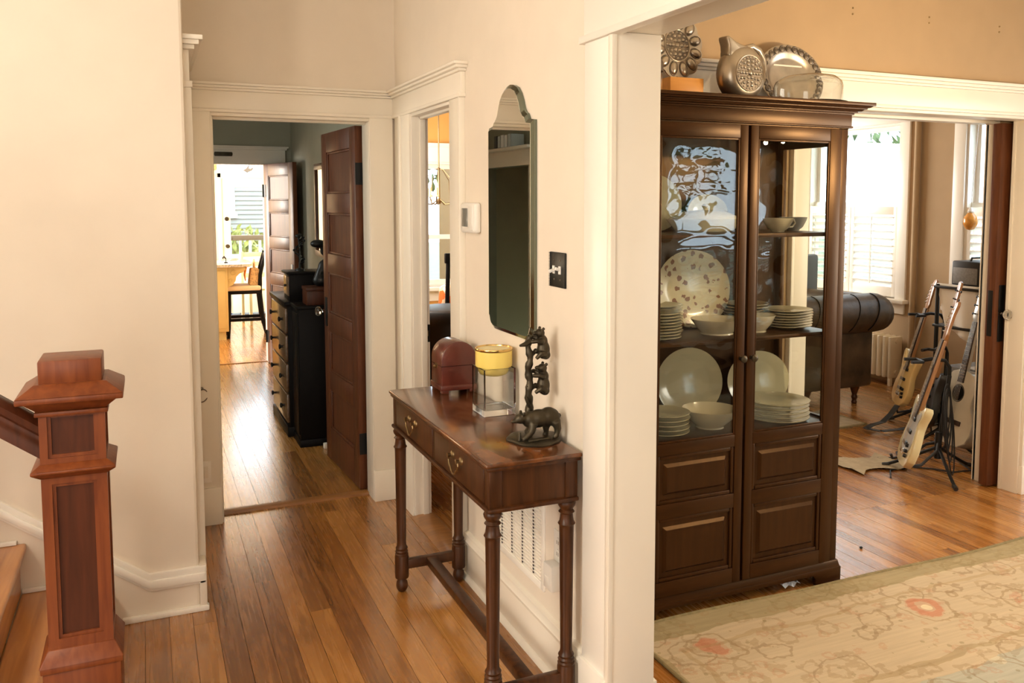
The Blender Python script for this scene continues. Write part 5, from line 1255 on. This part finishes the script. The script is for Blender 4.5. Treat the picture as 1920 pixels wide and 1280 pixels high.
# guitars: local z along the neck, front towards -y, bottom of the body at z=0
def frame_from(n_h, lean):
    n = Vector((n_h[0], n_h[1], 0)).normalized()
    z = (-n*math.sin(lean)+Vector((0, 0, math.cos(lean)))).normalized()
    y = (-n*math.cos(lean)-Vector((0, 0, math.sin(lean)))).normalized()
    x = y.cross(z).normalized()
    return Matrix((x, y, z)).transposed().to_euler()
STRAT = [(.0, 0), (.075, .008), (.135, .045), (.160, .105), (.150, .165), (.122, .215), (.118, .255), (.135, .300), (.150, .345), (.142, .372), (.118, .366), (.085, .335), (.045, .318), (.030, .330), (-.030, .330),
         (-.050, .325), (-.095, .355), (-.128, .405), (-.150, .418), (-.160, .395), (-.150, .340), (-.122, .275), (-.125, .225), (-.150, .165), (-.160, .105), (-.138, .045), (-.080, .008)]
TELE = [(0, 0), (.09, .010), (.145, .055), (.160, .115), (.145, .18), (.120, .235), (.125, .285), (.148, .325), (.150, .360), (.125, .375), (.085, .350), (.045, .330), (-.03, .340), (-.09, .385), (-.135, .395), (-.152, .365), (-.140, .30), (-.122, .245), (-.145, .18), (-.160, .115), (-.145, .055), (-.09, .010)]
DREAD = [(0, 0), (.10, .006), (.165, .04), (.195, .10), (.195, .165), (.165, .225), (.138, .27), (.140, .315), (.148, .36), (.140, .42), (.10, .465), (.04, .485), (-.04, .485), (-.10, .465), (-.140, .42), (-.148, .36), (-.140, .315), (-.138, .27), (-.165, .225), (-.195, .165), (-.195, .10), (-.165, .04), (-.10, .006)]
def guitar(name, label, loc, n_h, lean, outline, th, body_mat, top_mat, neck_mat, board_mat, head='six', acoustic=False, guard=None):
    g = thing(name, label, 'guitar', loc, tuple(frame_from(n_h, lean)))
    MB().prism(outline, 'xz', 0, th).build('body', body_mat, g, smooth=45, bevel=.007 if not acoustic else .003)
    b0 = .33 if not acoustic else .485; nut = .745 if not acoustic else .80; L = .97 if not acoustic else 1.0
    if acoustic:
        q = [(x*.985, z*.985+.004) for x, z in outline]
        MB().prism(q, 'xz', -.003, .001).build('soundboard', top_mat, g, smooth=45)
        MB().lathe([(0, 0), (.05, 0), (.05, .001), (0, .001)], 28, TR(0, -.003, .335) @ R3(x=PI/2)).build('sound_hole', 'black', g)
        MB().torus(.055, .003, 28, 6, TR(0, -.003, .335) @ R3(x=PI/2)).build('rosette', 'rosewood', g)
        MB().box(-.09, .09, -.012, -.002, .135, .165).build('bridge', 'rosewood', g, bevel=.003)
    else:
        if guard:
            q = [(x*.72+.008, .10+(z-.02)*.66) for x, z in outline]
            MB().prism(q, 'xz', -.0035, .001).build('pickguard', guard, g, smooth=45)
        for z in (.13, .20, .275): MB().box(-.042, .042, -.012, 0, z-.011, z+.011).build('pickup', 'black', g, bevel=.003)
        MB().box(-.035, .035, -.014, 0, .072, .100).build('bridge', 'chrome', g, bevel=.003)
        for x, z in ((.085, .10), (.10, .07), (.112, .045)): MB().lathe([(0, 0), (.011, 0), (.010, .014), (0, .014)], 12, TR(x*.8, -.003, z+.03) @ R3(x=PI/2)).build('control_knob', 'black', g)
    MB().frustum(-.028, .028, -.003, .024, b0-.06, -.021, .021, -.003, .016, nut).build('neck', neck_mat, g, bevel=.006)
    fb = MB().frustum(-.029, .029, -.010, -.003, b0-(.06 if not acoustic else .08), -.0215, .0215, -.010, -.003, nut).build('fretboard', board_mat, g)
    sl = .648; fm = MB().box(-.027, .027, -.0118, -.0095, -.0013, .0013).mesh('fret', 0); fm.materials.append(M['chrome'])
    for k in range(1, 20):
        z = nut-.648*(1-2**(-k/12.0))
        if z < b0-.05: break
        o = link('fret', fm, None, fb); o.location = (0, 0, z); o.scale = (.80+.2*(nut-z)/(nut-b0), 1, 1)
    if head == 'six':
        hp = [(-.022, nut), (.022, nut), (.040, nut+.035), (.030, nut+.055), (.028, nut+.15), (.045, L-.02), (.030, L), (-.005, L-.01), (-.035, L-.06), (-.036, nut+.04)]
        tn = [(-.036+.008*(k/5), nut+.045+k*.026) for k in range(6)]; dirs = [-1]*6
    else:
        hp = [(-.022, nut), (.022, nut), (.038, nut+.03), (.034, L-.01), (.0, L), (-.034, L-.01), (-.038, nut+.03)]
        tn = [(s*.035, nut+.05+k*.055) for k in range(3) for s in (-1, 1)]; dirs = [-1, 1]*3
    MB().prism(hp, 'xz', -.004, .012).build('headstock', neck_mat, g, bevel=.003)
    for (x, z), s in zip(tn, dirs):
        MB().tube([(x, .006, z), (x+s*.016, .006, z)], .0035, 8).ball((x+s*.022, .006, z), (.009, .005, .009), 10, 6).lathe([(0, 0), (.005, 0), (.004, .012), (0, .012)], 8, TR(x-s*.014, -.004, z) @ R3(x=PI/2)).build('tuner', 'chrome' if head == 'six' else 'black', g)
    st = MB()
    for k in range(6):
        u = (k-2.5)/2.5
        st.tube([(u*.026, -.016, .085 if not acoustic else .15), (u*.017, -.013, nut)], .0007, 4)
    tag(st.build('strings', 'chrome', g), kind='stuff')
    return g
guitar('electric_guitar', 'butterscotch electric guitar with black pickups, leftmost on the stands by the radiator', (5.02, 4.70, .13), (-.87, .49), .27, STRAT, .045, 'butter', 'butter', 'maple', 'rosewood')
g2_ = guitar('electric_guitar', 'cream electric guitar with a maple neck on the front tripod stand', (4.02, 3.72, .08), (-.79, .61), .285, TELE, .045, 'cream_paint', 'cream_paint', 'maple', 'rosewood', guard='silver_paint')
g2_.scale = (1.05, 1.05, 1.05)
guitar('electric_guitar', 'black electric guitar with a reddish maple neck behind the cream one', (4.60, 4.08, .17), (-.78, .62), .21, STRAT, .045, 'iron', 'iron', 'maple', 'maple', head='three')
guitar('acoustic_guitar', 'silvery pale-topped acoustic guitar at the right of the stands behind the door jamb', (4.62, 3.90, .085), (-.96, .26), .22, DREAD, .10, 'silver_paint', 'pale_top', 'silver_paint', 'rosewood', head='three', acoustic=True)
# tripod guitar stands
def stand(label, loc, rot, h, sc_=1.0):
    s = thing('guitar_stand', label, 'guitar stand', loc, rot)
    MB().tube([(0, 0, .13), (.02, 0, h*.55), (.05, 0, h)], .013, 10).build('post', 'black', s)
    MB().tube([(-.002, 0, .10), (0, 0, .26)], .020, 12).build('hub', 'black', s)
    for a in (.5, 2.6, 4.6):
        lg = MB().tube([(0, 0, .17), (.20*math.cos(a), .20*math.sin(a), .06), (.30*math.cos(a), .30*math.sin(a), .013)], .010, 8).build('leg', 'black', s)
        MB().tube([(.27*math.cos(a), .27*math.sin(a), .022), (.31*math.cos(a), .31*math.sin(a), .013)], .013, 8).build('rubber_foot', 'iron', lg)
    MB().tube([(.05, 0, h-.02), (.05, 0, h+.05), (.02, 0, h+.09), (-.06, 0, h+.10), (-.13, 0, h+.09)], .011, 10).build('neck_arm', 'black', s)
    MB().tube([(-.20, -.05, h+.09), (-.13, -.045, h+.09), (-.13, .045, h+.09), (-.20, .05, h+.09)], .010, 8).build('yoke', 'iron', s)
    for sy in (-1, 1): MB().tube([(0, 0, .20), (-.04, sy*.07, .165), (-.14, sy*.09, .085), (-.235, sy*.09, .075), (-.245, sy*.09, .10)], .009, 8).build('cradle_arm', 'iron', s)
    return s
s2 = stand('black tripod guitar stand nearest the door jamb, with cables looped over it', (4.27, 3.66, 0), -.42, .60)
s1 = stand('black tripod guitar stand at the back, beside the radiator', (5.22, 4.52, 0), -.30, .72)
s3 = stand('black tripod guitar stand half hidden behind the door jamb', (4.66, 3.98, 0), .30, .60)
cbl = MB()
for k in range(4):
    R_ = .13+.018*k; pts = [(.035+.05*math.sin(t)+.01*k, R_*.42*math.sin(t+.2*k)-.012, .50-R_+R_*math.cos(t)*1.25-.03*k) for t in [2*PI*i/22 for i in range(23)]]
    cbl.tube(pts, .0045, 6)
cb_ = cbl.build('cable_coil', 'iron', None); cb_.location = (4.27, 3.66, .02); cb_.rotation_euler = (0, 0, -.42); tag(cb_, 'black instrument cables looped over the nearest guitar stand', 'cable')
cb2 = MB().tube([(0, 0, .006), (.10, .10, .006), (.25, .12, .006), (.36, .02, .006), (.42, -.08, .006), (.55, -.1, .006), (.62, .04, .006)], .005, 6).tube([(.05, .25, .006), (.2, .34, .006), (.4, .26, .006), (.5, .3, .006)], .005, 6).build('floor_cable', 'iron', None, smooth=60)
cb2.location = (3.96, 3.72, 0); tag(cb2, 'black cable snaking over the floor under the guitars', 'cable')
sp = MB()
pts = [(0, 0, .11), (-.08, -.02, .06), (-.18, -.04, .015), (-.30, -.05, .006), (-.40, -.10, .006), (-.36, -.20, .006), (-.2, -.22, .006), (.05, -.18, .006), (.2, -.24, .006)]
for i in range(len(pts)-1):
    a, b_ = Vector(pts[i]), Vector(pts[i+1]); d = (b_-a).normalized(); s_ = Vector((-d.y, d.x, 0)).normalized()*.022
    sp._add([a-s_, a+s_, b_+s_, b_-s_, a-s_+Vector((0, 0, .004)), a+s_+Vector((0, 0, .004)), b_+s_+Vector((0, 0, .004)), b_-s_+Vector((0, 0, .004))], [(0, 1, 2, 3), (7, 6, 5, 4), (0, 4, 5, 1), (2, 6, 7, 3), (1, 5, 6, 2), (0, 3, 7, 4)])
o = sp.build('guitar_strap', 'iron', None, smooth=60); o.location = (5.0, 4.66, .02); tag(o, 'black guitar strap trailing on the floor from the butterscotch guitar', 'guitar strap')
cl = MB(); vs = []
for j in range(6):
    for i in range(9): vs.append((.40*i/8+random.uniform(-.01, .01), .26*j/5+.05*math.sin(i*.8), .004+.012*abs(math.sin(i*1.3+j*.9))))
cl._add(vs, [(j*9+i, j*9+i+1, (j+1)*9+i+1, (j+1)*9+i) for j in range(5) for i in range(8)])
o = cl.build('folded_cloth', 'beige_cloth', None, smooth=60); o.location = (3.86, 3.82, .002); o.rotation_euler = (0, 0, .1); tag(o, 'crumpled beige cloth on the floor below the cream guitar', 'cloth')
# keyboard rack behind the jamb
kr = thing('equipment_rack', 'black two-tier equipment rack behind the right door jamb', 'rack', (5.0, 4.0, 0), .0)
for x in (0, .74):
    for y in (0, .34): MB().tube([(x, y, 0), (x, y, 1.06)], .014, 8).build('post', 'black', kr)
for z in (.42, .78, 1.05): MB().box(-.02, .76, -.02, .36, z-.018, z).build('shelf', 'black', kr, bevel=.003)
am = thing('small_amplifier', 'small grey amplifier box on the top tier of the black rack', 'amplifier', (5.03, 4.04, 1.051))
MB().box(0, .30, 0, .22, .008, .175).build('cabinet', 'iron', am, bevel=.012)
MB().box(.015, .285, -.004, .004, .02, .13).box(-.004, .004, .015, .205, .02, .13).build('grille', 'amp_grey', am, bevel=.002)
MB().box(.02, .28, -.003, .002, .135, .165).build('control_strip', 'chrome', am)
MB().tube([(.05, .11, .174), (.06, .11, .196), (.24, .11, .196), (.25, .11, .174)], .007, 8).build('handle', 'black', am)
for x in (.03, .27):
    for y in (.03, .19): MB().lathe([(.010, 0), (.011, .010)], 8, TR(x, y, 0)).build('foot', 'iron', am)
for z, lab in ((.781, 'grey electronic keyboard on the middle tier of the black rack'), (.421, 'grey electronic keyboard on the lower tier of the black rack')):
    ky = thing('keyboard', lab, 'keyboard', (5.05, 4.028, z))
    MB().box(0, .62, 0, .28, 0, .07).build('case', 'amp_grey', ky, bevel=.006)
    km = MB().box(0, .024, -.005, .13, .062, .074).mesh('key', 0); km.materials.append(M['white_plastic'])
    for i in range(22): o = bpy.data.objects.new('key', km); COL.objects.link(o); o.parent = ky; o.location = (.03+i*.0255, .01, 0)
tw = MB(); vs = []
for j in range(12):
    t_ = j/11
    for i in range(9): 
        u = i/8; vs.append((0.012*math.sin(u*9+1)*(.3+t_), -.17+.34*u*(1-.25*t_), .012 - (.40-.10*u)*t_))
tw._add(vs, [(j*9+i, j*9+i+1, (j+1)*9+i+1, (j+1)*9+i) for j in range(11) for i in range(8)])
o = tw.build('white_towel', 'white_cloth', None, smooth=60); o.location = (5.005, 4.18, 1.052); tag(o, 'white cloth hanging off the left end of the black equipment rack', 'cloth')
md = o.modifiers.new('t', 'SOLIDIFY'); md.thickness = .004
og = thing('hanging_ornament', 'amber glass ornament hanging in the right-hand living room window', 'ornament', (5.95, 4.88, 1.40))
MB().lathe([(0, 0), (.03, .01), (.055, .05), (.05, .10), (.02, .14), (0, .145)], 16).build('glass_drop', 'amber_glass', og, smooth=60)
MB().lathe([(.02, .138), (.026, .15), (.01, .18), (.0, .185)], 12).build('cap', 'white_plastic', og)
MB().tube([(0, 0, .18), (.06, 0, 1.0), (.075, 0, 1.04)], .002, 6).build('cord', 'chrome', og)

# ------------------------------------------------------------------ outdoors
struct('ground', MB().box(-30, 40, -30, 45, -.62, -.60), 'lawn')
hs = thing('neighbour_house', 'grey clapboard neighbouring house seen through the kitchen door', 'house', (-4, 17.5, -.6))
me2 = MB(); me2.prism([(0, 0), (-.030, .0), (-.010, .094), (0, .094)], 'yz', 0, 6.2); me2 = me2.mesh('clapboard', 0); me2.materials.append(M['siding'])
for i in range(28):
    o = bpy.data.objects.new('clapboard', me2); COL.objects.link(o); o.parent = hs; o.location = (0, 0, .3+i*.088)
MB().box(0, 6.2, 0, .2, 0, 2.77).build('wall', 'siding', hs, smooth=0)
wn = MB().box(5.43, 5.56, -.05, 0, 1.98, 2.62).box(4.5, 4.61, -.05, 0, 1.98, 2.62).box(4.5, 5.56, -.05, 0, 2.62, 2.74).box(4.45, 5.60, -.07, 0, 1.90, 1.98).build('window_frame', 'trim_bright', hs)
MB().box(4.61, 5.43, -.012, -.002, 1.98, 2.62).build('window_pane', 'mirror_edge', wn, smooth=0)
def leaves(name, mat, parent, c, r, k, s):
    mb = MB()
    for i in range(k):
        d = Vector((random.gauss(0, 1), random.gauss(0, 1), random.gauss(0, 1))).normalized()*random.random()**.4
        p = Vector(c)+Vector((d.x*r[0], d.y*r[1], d.z*r[2])); Q = Matrix.Translation(p) @ R3(random.uniform(0, 6), random.uniform(0, 6), random.uniform(0, 6)); l = s*random.uniform(.6, 1.3)
        mb._add([(-l, 0, 0), (0, l*.45, l*.1), (l, 0, 0), (0, -l*.45, l*.1)], [(0, 1, 2, 3)], Q)
    o = mb.build(name, mat, parent, smooth=0); o['kind'] = 'stuff'; return o
sh = thing('shrub', 'bright yellow-green shrub outside the kitchen door', 'shrub', (1.45, 15.6, -.6))
leaves('foliage', 'leaf_yellow', sh, (0, 0, 1.25), (.62, .4, .55), 700, .08)
MB().tube([(0, 0, 0), (.05, 0, .6), (.1, 0, 1.3)], [.03, .02, .01], 6).tube([(0, 0, .3), (-.2, 0, .9), (-.3, 0, 1.3)], [.02, .015, .006], 6).build('stem', 'bark', sh)
br = thing('blue_bin', 'blue bin standing outside left of the yellow-green shrub', 'bin', (1.12, 16.3, -.6))
MB().frustum(-.22, .22, -.22, .22, 0, -.27, .27, -.27, .27, 1.62).build('body', 'blue_paint', br, bevel=.02)
MB().box(-.29, .29, -.29, .29, 1.62, 1.68).build('lid', 'blue_paint', br, bevel=.015)
pr_ = thing('porch_railing', 'low wooden porch railing outside the glazed kitchen door', 'railing', (1.0, 14.6, -.6))
MB().box(-.6, 1.8, -.05, .05, 1.60, 1.68).build('handrail', 'porch_wood', pr_, bevel=.008)
MB().box(-.6, 1.8, -.03, .03, .75, .82).build('bottom_rail', 'trim_bright', pr_)
for i in range(16): MB().box(-.55+i*.15, -.51+i*.15, -.02, .02, .82, 1.60).build('baluster', 'trim_bright', pr_)
for x in (-.65, 1.8): MB().box(x-.04, x+.06, -.05, .05, 0, 1.75).build('post', 'trim_bright', pr_)
for i, (x, y, h, r, lab) in enumerate(((9.6, 8.9, 4.2, 1.3, 'leafy tree outside the left living room window'), (9.4, 5.3, 4.6, 1.2, 'leafy tree outside the right living room window'),
                                       (6.6, -5.5, 3.2, 1.5, 'leafy tree outside the front dining room window'), (3.4, 12.4, 3.4, 1.1, 'leafy tree outside the breakfast room window'))):
    tr = thing('tree', lab, 'tree', (x, y, -.6))
    leaves('foliage', 'leaf_green', tr, (0, 0, h), (r, r, r*1.1), 900, .11)
    MB().tube([(0, 0, 0), (.05, 0, h*.5), (0, .1, h)], [.12, .09, .03], 8).tube([(.03, 0, h*.45), (.5, .2, h*.85)], [.06, .02], 6).tube([(.03, 0, h*.55), (-.5, -.2, h*.95)], [.05, .02], 6).build('trunk', 'bark', tr)
hg = thing('hedge', 'dark green hedge outside the front dining room window', 'hedge', (5.6, -4.6, -.6))
leaves('foliage', 'leaf_green', hg, (0, 0, .38), (2.2, .5, .40), 1400, .09)
